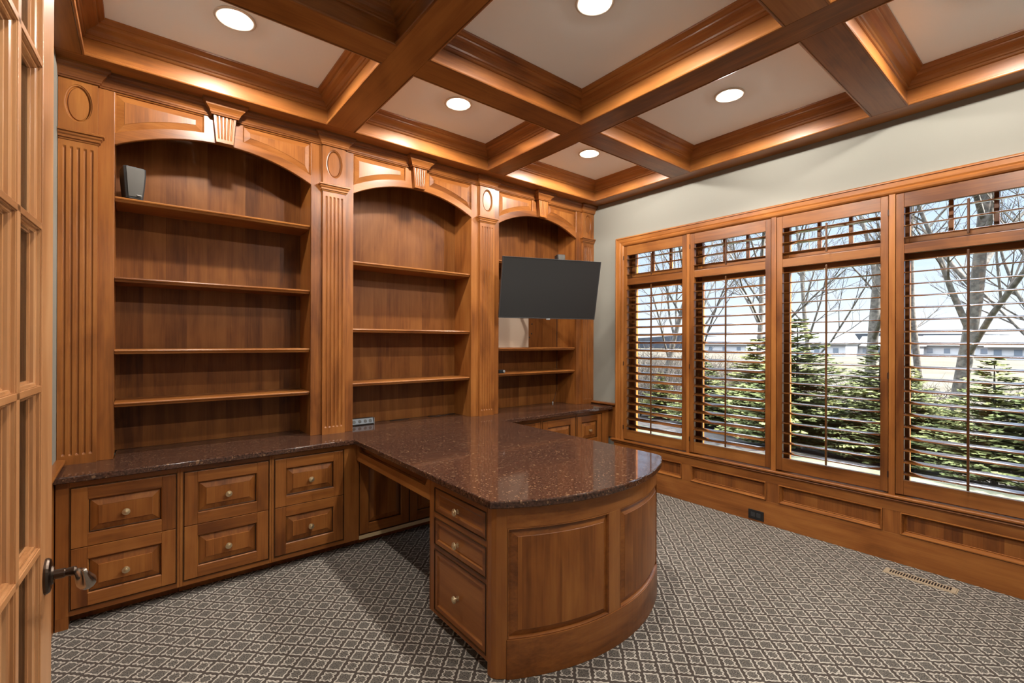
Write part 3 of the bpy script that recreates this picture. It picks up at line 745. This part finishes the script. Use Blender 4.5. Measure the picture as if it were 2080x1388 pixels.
# curved raised panels
for x0, x1 in ((1.2045, 1.685), (1.762, 2.2655)):
    def lp(ins, o):
        q0, q1 = x0+ins, x1-ins; A = ring_arc(q0, q1, 16, o)
        return [(p[0], p[1], PZ0+ins) for p in A]+[(p[0], p[1], PZ1-ins) for p in A[::-1]]
    b = MB(); Ls = [lp(0, 0), lp(.004, .001), lp(.007, -.006), lp(.009, -.013), lp(.036, -.003), lp(.0375, -.001)]
    b.rings(Ls, True, m=0, tone=.4); nL = 34; b.add(Ls[-1], [(i, i+1, nL-2-i, nL-1-i) for i in range(16)], 1, tone=.35)
    b.build('curved_panel', [WX, PX], t, recalc=False)
# drawer side (faces -X)
T = face_negx(XB0+.02)
f = MB(T)
f.box(2.0515, YB1, 0, .02, .0550, .7225, 1); f.box(YB0, 1.6085, 0, .02, .0550, .7225, 1)
f.box(1.6085, 2.0515, 0, .02, .6855, .7225, 0); f.box(1.6085, 2.0515, 0, .02, .5365, .5625, 0); f.box(1.6085, 2.0515, 0, .02, .3785, .4005, 0); f.box(1.6085, 2.0515, 0, .02, .055, .074, 0)
f.build('face_frame', [WY, WZ], t, .0012)
for z0, z1, kz in ((.564, .683, .619), (.402, .5345, .463), (.077, .3765, .214)):
    bd = MB(); ring_frame(bd, T, [(1.6085, 2.0515, z0-.002, z1+.002, .02), (1.6095, 2.0505, z0-.001, z1+.001, .0235), (1.6125, 2.0475, z0+.002, z1-.002, .0235), (1.6135, 2.0465, z0+.003, z1-.003, .010)])
    bd.build('opening_bead', GLAZE, t, recalc=False)
    T2 = face_negx(XB0+.018); q0, q1, r0, r1 = 1.616, 2.044, z0+.005, z1-.005
    d = MB(T2); d.box(q0, q1, 0, .010, r0, r1, 0)
    o_ = (q0, q1, r0, r1)
    ring_frame(d, T2, [(*o_, .010), (*o_, .018), inset(o_, .020, .018), inset(o_, .024, .012), inset(o_, .030, .0105)], 0)
    i_ = inset(o_, .030, .0105); d.T = T2; d.add([(i_[0], .0105, i_[2]), (i_[1], .0105, i_[2]), (i_[1], .0105, i_[3]), (i_[0], .0105, i_[3])], [(0, 1, 2, 3)], 0)
    dr = d.build('drawer', [WY], t, recalc=False); make_knob(dr, T2, 1.846, kz, .011)
b = MB(); b.box(XB0+.021, XB1-.001, YB0+.001, YB1, .055, .7225); b.box(XB0+.07, XB1-.07, YB0+.001, YB1-.05, .0005, .055)
b.prism([(XB0+.05, YB0)]+[(x, y+.03) for x, y in ring_arc(1.21, 2.26, 12, 0)]+[(XB1-.05, YB0)], .0008, .720)
b.build('carcass', PY, t)
b = MB(); b.box(XB0+.001, XB1, YB1+.0005, YB1+.018, .055, .7225); b.build('kneehole_panel', PX, t)
# aprons under the top spanning to the wall cabinets, with shaped ends
def apron(xa, xb, par):
    b = MB(); y0, y1 = YB1+.018, YCF-.0045
    b.box(xa, xb, y0, y1, .604, .668)
    for yy, s_ in ((y0, 1), (y1, -1)):
        prof = [(0, .668), (0, .7225), (.022, .7225), (.024, .708), (.031, .694), (.042, .682), (.052, .668)]
        b.rings([[(x, yy+s_*d, z) for d, z in prof] for x in (xa, xb)], True, True, True)
    b.build('apron', WY, par, .0015)
    b = MB(); b.box(xa+.028, xb+.028, y0, y1, .668, .7225); b.build('apron_back', WY, par)
apron(XB0, XB0+.022, t); apron(XB1-.022, XB1, t)

# ------------------------------------------------------------------ television
TVc = Vector((2.897, 3.05, 1.888)); ya, ti = -.366, .242
u = Vector((math.cos(ya), math.sin(ya), 0)); nn_ = Vector((math.sin(ya), -math.cos(ya), 0)); upv = Vector((0, 0, 1))*math.cos(ti)+nn_*math.sin(ti)
nrm_ = u.cross(upv)*-1 if (u.cross(upv)).dot(nn_) < 0 else u.cross(upv)
W, H = .942, .54
def TT(a, d, z): return tuple(TVc+u*a+nrm_*d+upv*z)
t = thing('television', tuple(TVc), 'black flat television tilted down on a wall arm in front of the far bookcase', 'television')
b = MB(TT); b.box(-W/2, W/2, -.030, -.004, -H/2, H/2); b.box(-.25, .25, -.06, -.030, -.2, .16); b.build('housing', TVB, t, .004)
b = MB(TT); r = (-W/2, W/2, -H/2, H/2)
ring_frame(b, TT, [(*r, -.004), (*r, .003), inset(r, .0045, .0035), inset(r, .0065, 0)]); b.build('bezel', CHAR, t, recalc=False)
b = MB(TT); b.add([(-W/2+.006, 0, -H/2+.006), (W/2-.006, 0, -H/2+.006), (W/2-.006, 0, H/2-.006), (-W/2+.006, 0, H/2-.006)], [(0, 1, 2, 3)]); b.build('screen', SCREEN, t)
b = MB(TT); b.box(-.018, .018, -.004, .005, -H/2-.010, -H/2+.002); b.build('sensor', SILV, t, .001)
t = thing('wall_arm', (2.95, YBK, 1.88), 'dark folding wall arm holding the television', 'wall mount')
b = MB(); b.box(2.86, 3.04, YBK-.012, YBK-.0005, 1.74, 2.02)
m0 = Vector((2.95, YBK-.02, 1.88)); back = TVc-nrm_*.065
b.tube([m0, m0+Vector((.16, -.22, 0)), tuple(back)], .018, 8); b.build('arm', HINGE, t)

# ------------------------------------------------------------------ small objects
def speaker(x, y, z, rot, label, s=1.):
    t = thing('speaker', (x, y, z), label, 'speaker', 'small bookshelf speakers')
    cs, sn = math.cos(rot), math.sin(rot)
    def T(a, d, h): return (x+a*cs-d*sn, y+a*sn+d*cs, z+h)
    b = MB(T); h = .182*s
    def sec(hh, w0, d0, d1): return [(-w0, -d0, hh), (-w0+.012, -d0-.012, hh), (w0-.012, -d0-.012, hh), (w0, -d0, hh), (w0*.8, d1, hh), (-w0*.8, d1, hh)]
    b.rings([sec(.0005, .040*s, .05*s, .055*s), sec(.06*s, .046*s, .056*s, .06*s), sec(.14*s, .052*s, .058*s, .065*s), sec(h, .053*s, .052*s, .065*s)], True, True, True)
    b.build('cabinet', CHAR, t, .003)
    b = MB(T); rs = []
    for hh, w0, d0 in ((.012, .030, .0655), (.06, .035, .0715), (.14, .041, .0735), (.174, .042, .0665)):
        rs.append([(-w0*s, -d0*s, hh*s), (0, -d0*s-.005, hh*s), (w0*s, -d0*s, hh*s)])
    b.rings(rs, False); b.build('grille', GREYP, t, smooth=True, recalc=False)
    b = MB(T); b.box(.004, .028, -.0775*s, -.072*s, .020, .0225); b.build('badge', SILV, t)
    return t
speaker(-.035, 3.475, 2.2205, .25, 'small charcoal speaker on the top shelf of the left bookcase')
speaker(3.45, 3.50, 2.1705, -.4, 'small dark speaker in shadow behind the top of the television', .85)
# power strip
t = thing('power_strip', (1.39, 3.60, ZCT), 'grey and black desktop power strip on granite at the left end of the middle bookcase', 'power strip')
T = lambda a, d, z: (1.335+a, 3.575+d, ZCT+z)
b = MB(T); sec = lambda a: [(a, 0, .004), (a, .018, .052), (a, .046, .052), (a, .055, .0005), (a, .004, .0005)]
b.rings([sec(-.10), sec(.128)], True, True, True); b.build('housing', BLACK, t, .003)
b = MB(T); b.add([(-.097, .0008, .010), (.125, .0008, .010), (.125, .0155, .0475), (-.097, .0155, .0475)], [(0, 1, 2, 3)]); b.build('face_plate', STRIPG, t)
for a in (-.075, -.030, .015, .060, .100):
    b = MB(T); b.lathe([(.013, -.001), (.013, .001), (.011, .0015), (0, .0015)], (a, .0078, .028), (0, -.93, .36), 14); b.build('socket', BLACK, t)
b = MB(T); b.box(.1285, .133, .001, .05, .001, .050); b.build('end_cap', SILV, t, .001)
# cables
def cable(name, pts, label, r=.0022, mt=BLACK, group=None):
    b = MB(); b.tube(pts, r, 6); tag(b.build(name, mt, None, smooth=True), label, 'cable', group)
cable('cable', [(1.62, 3.63, ZCT+.003), (1.70, 3.615, ZCT+.003), (1.76, 3.622, ZCT+.004), (1.80, 3.64, ZCT+.003)], 'short black cable end lying on granite at the back of the middle bookcase')
cable('cable', [(1.98, 3.645, ZCT+.003), (2.04, 3.60, ZCT+.003), (2.11, 3.60, ZCT+.003), (2.19, 3.63, ZCT+.003), (2.245, 3.62, ZCT+.003)], 'black cable curled on granite in the right back corner of the middle bookcase')
cable('cable', [(3.56, 3.655, 2.0), (3.567, 3.657, 1.6), (3.563, 3.655, 1.2), (3.565, 3.655, .90), (3.52, 3.64, .81), (3.475, 3.625, ZCT+.012)], 'thin black cable hanging down the back panel behind the television')
b = MB(); b.lathe([(.008, 0), (.008, .012), (.005, .018), (0, .018)], (3.47, 3.62, ZCT+.0008), (0, 0, 1), 12); tag(b.build('cable_plug', SILV, None), 'tiny silver cable plug on granite under the television shelves', 'plug')
t = thing('webcam', (2.64, 3.44, 1.1205), 'tiny black and silver webcam at the left end of the lowest far shelf', 'webcam')
b = MB(); b.box(2.60, 2.668, 3.425, 3.455, 1.1206, 1.152); b.build('body', BLACK, t, .004)
b = MB(); b.lathe([(.011, 0), (.012, .004), (.009, .006), (0, .007)], (2.655, 3.425, 1.137), (0, -1, 0), 14); b.build('lens', SILV, t)
# panel with holes behind tv, window reflection painted in as its paleness
t = thing('wiring_plate', (3.18, 3.66, 1.5), 'wiring panel with drilled holes just below the television, window sheen put into its pale colour', 'panel')
b = MB(); b.box(2.58, 3.155, 3.6555, 3.6645, 1.3575, 1.80); b.build('board', plain('plate_wood_sheen', (.52, .41, .32), .22), t, .001)
b = MB()
for x, z in ((3.21, 1.60), (3.205, 1.50), (3.175, 1.46)): b.lathe([(.008, 0), (.008, .002)], (x, 3.6645, z), (0, -1, 0), 12)
b.build('cable_hole', BLACK, t)
# outlet
t = thing('power_outlet', (XR, 1.65, .055), 'black double power outlet set in the tall baseboard under the windows', 'outlet')
T = face_negx(XR); b = MB(T); b.box(1.592, 1.709, 0, .005, .016, .090); b.build('cover_plate', BLACK, t, .002)
for yc in (1.63, 1.672):
    b = MB(T); b.box(yc-.016, yc+.016, .005, .007, .036, .070); b.build('receptacle', CHAR, t, .002)
# floor vent
t = thing('floor_vent', (3.62, .635, 0), 'tan slotted metal floor register in the carpet by the window wall', 'vent')
b = MB(); vx0, vx1, vy0, vy1 = 3.580, 3.665, .468, .803
b.box(vx0, vx1, vy0, vy1, .0003, .003)
b.box(vx0+.006, vx1-.006, vy0+.006, vy1-.006, .003, .006)
b.build('plate', VENTM, t, .001)
b = MB()
for i in range(22):
    yy = vy0+.032+i*(vy1-vy0-.064)/21
    b.box(3.600, 3.645, yy-.0038, yy+.0038, .0061, .0068)
b.build('slots', BLACK, t)

# ------------------------------------------------------------------ open glazed door (hinged on the left wall)
t = thing('door_1', (-.194, .76, 0), kind='structure')
an = math.radians(3.4); ex, ey = -.1512, 1.46
DW = .70
def TD(s_, d, z):   # s_: distance back from the free edge, d: towards the room (+X side)
    return (ex-math.sin(an)*s_+math.cos(an)*d, ey-math.cos(an)*s_-math.sin(an)*d, z)
b = MB(TD); sw = .0965; zb_, ztp = .012, 2.43
b.box(0, sw, -.044, 0, zb_, ztp, 1); b.box(DW-sw, DW, -.044, 0, zb_, ztp, 1)
b.box(sw, DW-sw, -.044, 0, zb_, .30, 0); b.box(sw, DW-sw, -.044, 0, 2.318, ztp, 0)
b.build('door_frame', [DOORY, DOORZ], t, .0015)
MZ = [.636, .973, 1.310, 1.647, 1.984]; MS = [.0965+(DW-2*sw)/3, .0965+(DW-2*sw)*2/3]
MS = [.2615, .4265]
b = MB(TD)
hz, hs = .0065, .0095
for z in MZ: b.box(sw, DW-sw, -.042, -.001, z-hz, z+hz, 0)
for s_ in MS: b.box(s_-hs, s_+hs, -.042, -.001, .30, 2.318, 1)
b.build('muntins', [DOORY, DOORZ], t, .0008)
# sticking (moulded bead) and panes
zs = [.30]+[q for z in MZ for q in (z-hz, z+hz)]+[2.318]; ss = [sw]+[q for s_ in MS for q in (s_-hs, s_+hs)]+[DW-sw]
st_ = MB(); g = MB(TD)
for i in range(0, len(ss), 2):
    for j in range(0, len(zs), 2):
        r = (ss[i], ss[i+1], zs[j], zs[j+1])
        ring_frame(st_, TD, [(*r, -.003), inset(r, .0015, -.0035), inset(r, .002, -.008), inset(r, .006, -.009), inset(r, .008, -.0115), inset(r, .009, -.0165), inset(r, .012, -.0175), inset(r, .0125, -.021)])
        ring_frame(st_, TD, [(*r, -.041), inset(r, .006, -.037), inset(r, .011, -.027), inset(r, .012, -.024)])
        g.box(r[0]+.010, r[1]-.010, -.024, -.021, r[2]+.010, r[3]-.010)
st_.build('sticking', DOORB, t, recalc=False)
g.build('pane', GLASS, t)
# lever handle
hs_, hz_ = .060, .905
hd = MB(); ctr = Vector(TD(hs_, 0, hz_)); axn = (Vector(TD(hs_, 1, hz_))-ctr).normalized()
def oval(c, ax, prof, ra=1.45):
    a_ = Vector((0, 0, 1)); s2 = ax.cross(a_).normalized(); R = []
    for r, l in prof: R.append([tuple(c+ax*l+s2*math.cos(2*PI*i/28)*r+a_*math.sin(2*PI*i/28)*r*ra) for i in range(28)])
    return R
hd.rings(oval(ctr, axn, [(.026, 0), (.026, .004), (.024, .008), (.019, .010), (.014, .0105), (.012, .014)]), True, True, True)
ho = hd.build('handle_rose', BRONZE, t, smooth=False)
hd = MB(); hd.lathe([(.010, .012), (.010, .030), (.008, .032), (.009, .040), (.010, .046), (.007, .050)], ctr, axn, 16)
hd.build('handle_neck', BRONZE, t, smooth=False)
# lever: fat teardrop curling back over itself, pointing along the door towards the hinge
hd = MB(); al = (Vector(TD(hs_+1, 0, hz_))-ctr).normalized(); c0 = ctr+axn*.052
pts = []; rad = []
for q in range(13):
    f_ = q/12; ang = -.5+f_*1.15
    p = c0+al*(.004+.085*f_)+axn*(.010*math.sin(f_*PI)+.020*f_)+Vector((0, 0, 1))*(-.016*math.sin(f_*PI)+.030*f_**3)
    pts.append(p); rad.append(.007+.0095*math.sin(min(1, f_*1.15)*PI)**.9 if f_ < .87 else .006*(1.1-f_)/.23+.002)
hd.tube(pts, rad, 14); hd.build('handle_lever', NICKEL, t, smooth=True)
for z in (.25, 1.22, 2.2):
    b = MB(); b.tube([TD(DW+.004, -.005, z-.05), TD(DW+.004, -.005, z+.05)], .007, 8); b.build('hinge', BRONZE, t)
# doorway casing on left wall
b = MB(); b.box(XL, XL+.016, .80, .89, 0, 2.55); b.box(XL, XL+.016, YF, .80, 2.46, 2.55); b.box(XL-.12, XL+.001, .782, .80, 0, 2.46); struct('trim_%d' % k, b, WZ, .001); k += 1

# ------------------------------------------------------------------ outdoors
def gz(x, y):
    def sm(a, b_, t_): t_ = min(1, max(0, (t_-a)/(b_-a))); return t_*t_*(3-2*t_)
    z = -.42-.12*sm(6, 9, x)-.42*sm(8.8, 12, x+.25*math.sin(y*.7))-.75*sm(12, 19, x)
    z += .55*sm(40, 100, x)
    return z
b = MB(); xs = [4.0+.35*i for i in range(40)]+[18+1.5*i for i in range(20)]+[48+8*i for i in range(24)]
ys = [-120+20*i for i in range(5)]+[-30+5*i for i in range(4)]+[-12+.8*i for i in range(52)]+[32+6*i for i in range(6)]+[70+20*i for i in range(7)]
vv = [(x, y, gz(x, y)) for x in xs for y in ys]; nx_, ny_ = len(xs), len(ys)
for i in range(nx_-1):
    for j in range(ny_-1):
        x = xs[i]; y = ys[j]
        mi = 0 if x > 15 else (2 if x > 8.6+.3*math.sin(y*1.3)+.25*math.sin(y*3.1) else 1)
        b.f.append([i*ny_+j, (i+1)*ny_+j, (i+1)*ny_+j+1, i*ny_+j+1]); b.m.append(mi); b.t.append(.5)
b.v = vv
struct('ground', b, [FIELD, LAWN, MULCH], recalc=False)

def spruce(seed, h, r):
    rnd = random.Random(seed); m = MB(); nb = 0
    tiers = int(h*10)
    for i in range(tiers):
        f = i/(tiers-1); z = .08*h+f*.92*h; L = r*(1-f)**.85+.05
        for q in range(max(5, int(15*(1-f)+5))):
            az = rnd.random()*2*PI; Lb = L*rnd.uniform(.75, 1.12); dr = rnd.uniform(-.05, .12)
            d = Vector((math.cos(az), math.sin(az), 0)); base = Vector((0, 0, z+rnd.uniform(-.05, .05)))
            nseg = max(3, int(Lb/.07))
            for s_ in range(nseg):
                t_ = (s_+.6)/nseg; p = base+d*(Lb*t_)+Vector((0, 0, -dr*Lb*t_+.18*Lb*t_*t_))
                for side in (-1, 1, 0):
                    sd_ = Vector((-d.y, d.x, 0))*side*rnd.uniform(.6, 1.1)+d*rnd.uniform(.5, 1.)+Vector((0, 0, rnd.uniform(-.15, .3)))
                    sd_.normalize(); ln = rnd.uniform(.10, .17)*(1.15-.5*t_); wv = Vector((0, 0, 1)).cross(sd_)
                    wv = (wv.normalized()+Vector((0, 0, rnd.uniform(-.7, .7)))).normalized()*.026
                    m.add([p-wv, p+wv, p+sd_*ln+wv*.4, p+sd_*ln-wv*.4], [(0, 1, 2, 3)])
    return m
sp_protos = []
for i, (h, r, mt) in enumerate(((2.35, 1.0, 0), (2.6, 1.25, 1))):
    t = thing('spruce_tree', (0, 0, 0)); m = spruce(20+i, h, r); m.build('foliage', NEED[mt], t, recalc=False)
    b = MB(); b.tube([(0, 0, -.1), (0, 0, h*.5), (0, 0, h*.97)], [.05, .03, .006], 6); b.build('trunk', BARK, t); sp_protos.append(t)
SPL = [(10.5, 3.75, 1, 1.02, 'young green spruce outside, left side of the third shutter'),
       (11.4, 2.60, 1, .90, 'young green spruce outside, right side of the third shutter'),
       (10.7, 2.0, 1, .70, 'young green spruce outside, left side of the fourth shutter'),
       (10.2, .92, 1, .74, 'young green spruce outside, just right of the tilt rod of the fourth shutter'),
       (12.0, 5.20, 0, 1.05, 'young green spruce outside, right half of the second shutter'),
       (12.4, 6.75, 1, .72, 'low green spruce outside, left half of the second shutter'),
       (13.0, 8.6, 0, .62, 'low green spruce outside, behind the first shutter'),
       (10.1, .0, 1, .86, 'green spruce outside, at the right edge of the photo')]
first = {0: 1, 1: 1}
for x, y, pt, s_, lb in SPL:
    if first[pt]: o = sp_protos[pt]; first[pt] = 0; o.location = (x, y, gz(x, y)-.03)
    else: o = copy_tree(sp_protos[pt], (x, y, gz(x, y)-.03))
    o.scale = (s_*1.22, s_*1.22, s_); o.rotation_euler = (0, 0, random.random()*6); tag(o, lb, 'tree', 'spruces beyond the windows')

def bare(seed, h, r, lean=(0, 0), dens=1., fork=.30, depth=5):
    rnd = random.Random(seed); m = MB(); tw = MB()
    def br_(p, d, L, r0, lv):
        n_ = 4 if lv < 2 else 3; pts = [p]; rs = [r0]; q = Vector(p); dd = Vector(d)
        for i in range(n_):
            dd = (dd+Vector((rnd.uniform(-1, 1), rnd.uniform(-1, 1), rnd.uniform(-.4, .9)))*(.10 if lv == 0 else .16)).normalized()
            q = q+dd*L/n_; pts.append(q.copy()); rs.append(r0*(1-.62*(i+1)/n_) if lv else r0*(1-.45*(i+1)/n_))
        (m if lv < 2 else tw).tube(pts, rs, 7 if lv == 0 else (5 if lv < 2 else 3), caps=False)
        if lv >= depth: return
        k_ = {0: 9, 1: 6, 2: 5, 3: 4}.get(lv, 3); k_ = max(2, int(k_*dens))
        for i in range(k_):
            f = fork+(1-fork)*(i+rnd.random())/k_ if lv == 0 else .2+.8*(i+rnd.random())/k_
            f = min(f, .99); a_ = f*n_; ii = int(a_); pp = pts[ii].lerp(pts[ii+1], a_-ii); rr = rs[ii]
            ax = (pts[ii+1]-pts[ii]).normalized(); pv = ax.orthogonal().normalized(); pv.rotate(Matrix.Rotation(rnd.random()*2*PI, 3, ax))
            sp_ = rnd.uniform(.45, .95); nd = (ax*math.cos(sp_)+pv*math.sin(sp_)+Vector((0, 0, .25))).normalized()
            br_(pp, nd, L*rnd.uniform(.38, .62)*(1.05-.35*f), max(rr*.5, .0035), lv+1)
    br_(Vector((0, 0, -.1)), Vector((lean[0], lean[1], 1)).normalized(), h, r, 0)
    return m, tw
BT = [(11.9, 1.59, 31, 6.5, .13, (0, .02), 'pale bare tree outside with a thick upright trunk, behind the fourth shutter'),
      (13.6, 1.30, 32, 7.5, .11, (-.05, -.32), 'pale bare tree outside leaning right, behind the fourth shutter'),
      (12.6, 3.25, 33, 7.5, .12, (0, -.14), 'grey bare tree outside leaning right, behind the third shutter'),
      (14.6, 4.75, 34, 6.5, .07, (0, .05), 'slim bare tree outside, left half of the third shutter'),
      (12.9, 5.55, 35, 6.5, .08, (0, -.03), 'slim forked bare tree outside, right half of the second shutter'),
      (14.2, 7.55, 36, 6.5, .08, (0, .06), 'slim bare tree outside, left half of the second shutter'),
      (13.6, 9.3, 37, 6.5, .09, (-.05, -.25), 'bare tree outside leaning right, behind the first shutter'),
      (16.8, 2.9, 38, 8., .10, (0, .05), 'bare tree outside farther back, left part of the fourth shutter'),
      (15.5, .2, 39, 7.5, .10, (0, .12), 'bare tree outside near the right edge of the photo')]
for x, y, sd_, h, r, ln, lb in BT:
    t = thing('bare_tree', (x, y, gz(x, y)), lb, 'tree', 'bare trees beyond the windows')
    m, tw = bare(sd_, h, r, ln, depth=4); m.v = [tuple(Vector(p)+Vector(t.location)) for p in m.v]; tw.v = [tuple(Vector(p)+Vector(t.location)) for p in tw.v]
    m.build('trunk', BARK, t, smooth=True, recalc=False); tw.build('twigs', TWIG, t, recalc=False)
# undergrowth: leafless brush, uncountable
m = MB(); rnd = random.Random(5)
for i in range(700):
    x = rnd.uniform(12.5, 24); y = rnd.choice([rnd.uniform(3.0, 17), rnd.uniform(8.5, 17), rnd.uniform(8, 15), rnd.uniform(-2, 6)]); x += max(0, (4-y))*.3
    base = Vector((x, y, gz(x, y)))
    for q in range(7):
        d = Vector((rnd.uniform(-.45, .45), rnd.uniform(-.45, .45), 1)).normalized(); L = rnd.uniform(.8, 2.0)*(1.25 if y > 8 else .8)
        p1 = base+d*L*.5+Vector((rnd.uniform(-.1, .1), rnd.uniform(-.1, .1), 0)); p2 = base+d*L+Vector((rnd.uniform(-.3, .3), rnd.uniform(-.3, .3), 0))
        m.tube([base, p1, p2], [.014, .009, .004], 3, caps=False)
        for w_ in range(3):
            s0 = p1.lerp(p2, rnd.random()); m.tube([s0, s0+Vector((rnd.uniform(-.5, .5), rnd.uniform(-.5, .5), rnd.uniform(.1, .6)))], [.006, .003], 3, caps=False)
tag(m.build('undergrowth', TWIG, None, recalc=False), 'tangle of leafless tan brush beyond the spruces', 'undergrowth', kind='stuff')
# distant houses and woods
rnd = random.Random(3)
HL = ['distant pale house seen between the trunks, nearest the right edge', 'distant pale house at the horizon, right of the tilt rod of the fourth shutter', 'distant pale house at the horizon, left part of the fourth shutter',
      'distant pale house at the horizon behind the third shutter', 'distant pale house at the horizon, faint behind the second shutter']
for i, (x, y, wd, hh) in enumerate(((112, 6.0, 9, 2.0), (125, 16, 10, 2.2), (118, 25, 9, 2.0), (110, 36, 13, 2.4), (116, 58, 14, 2.2))):
    z0 = gz(x, y); t = thing('distant_house', (x, y, z0), HL[i], 'house', 'houses on the horizon')
    b = MB(); b.box(x-4, x+4, y-wd/2, y+wd/2, z0-.5, z0+hh); b.build('walls', HWALL, t)
    b = MB(); rz = z0+hh; b.rings([[(x-4.6, yy, rz), (x, yy, rz+2.0), (x+4.6, yy, rz)] for yy in (y-wd/2-.4, y+wd/2+.4)], True, True, True); b.build('roof', HROOF, t)
    b = MB()
    for q in range(4): yy = y-wd/2+wd*(q+.5)/4; b.box(x-4.05, x-3.99, yy-.45, yy+.45, z0+.7, z0+1.6)
    b.build('windows', HWIN, t)
b = MB(); pts = []
R0 = [(180, -120+10*i, -1) for i in range(40)]; rr = [(180, -120+10*i, 4.0+.5*math.sin(i*.9)+rnd.uniform(-.3, .3)) for i in range(40)]; bk = [(260, p[1], -1) for p in R0]
b.rings([[R0[i], rr[i], bk[i]] for i in range(40)], False)
struct('hills', b, HILL, recalc=False)
for o in bpy.data.objects:
    if '_loc' in o: del o['_loc']
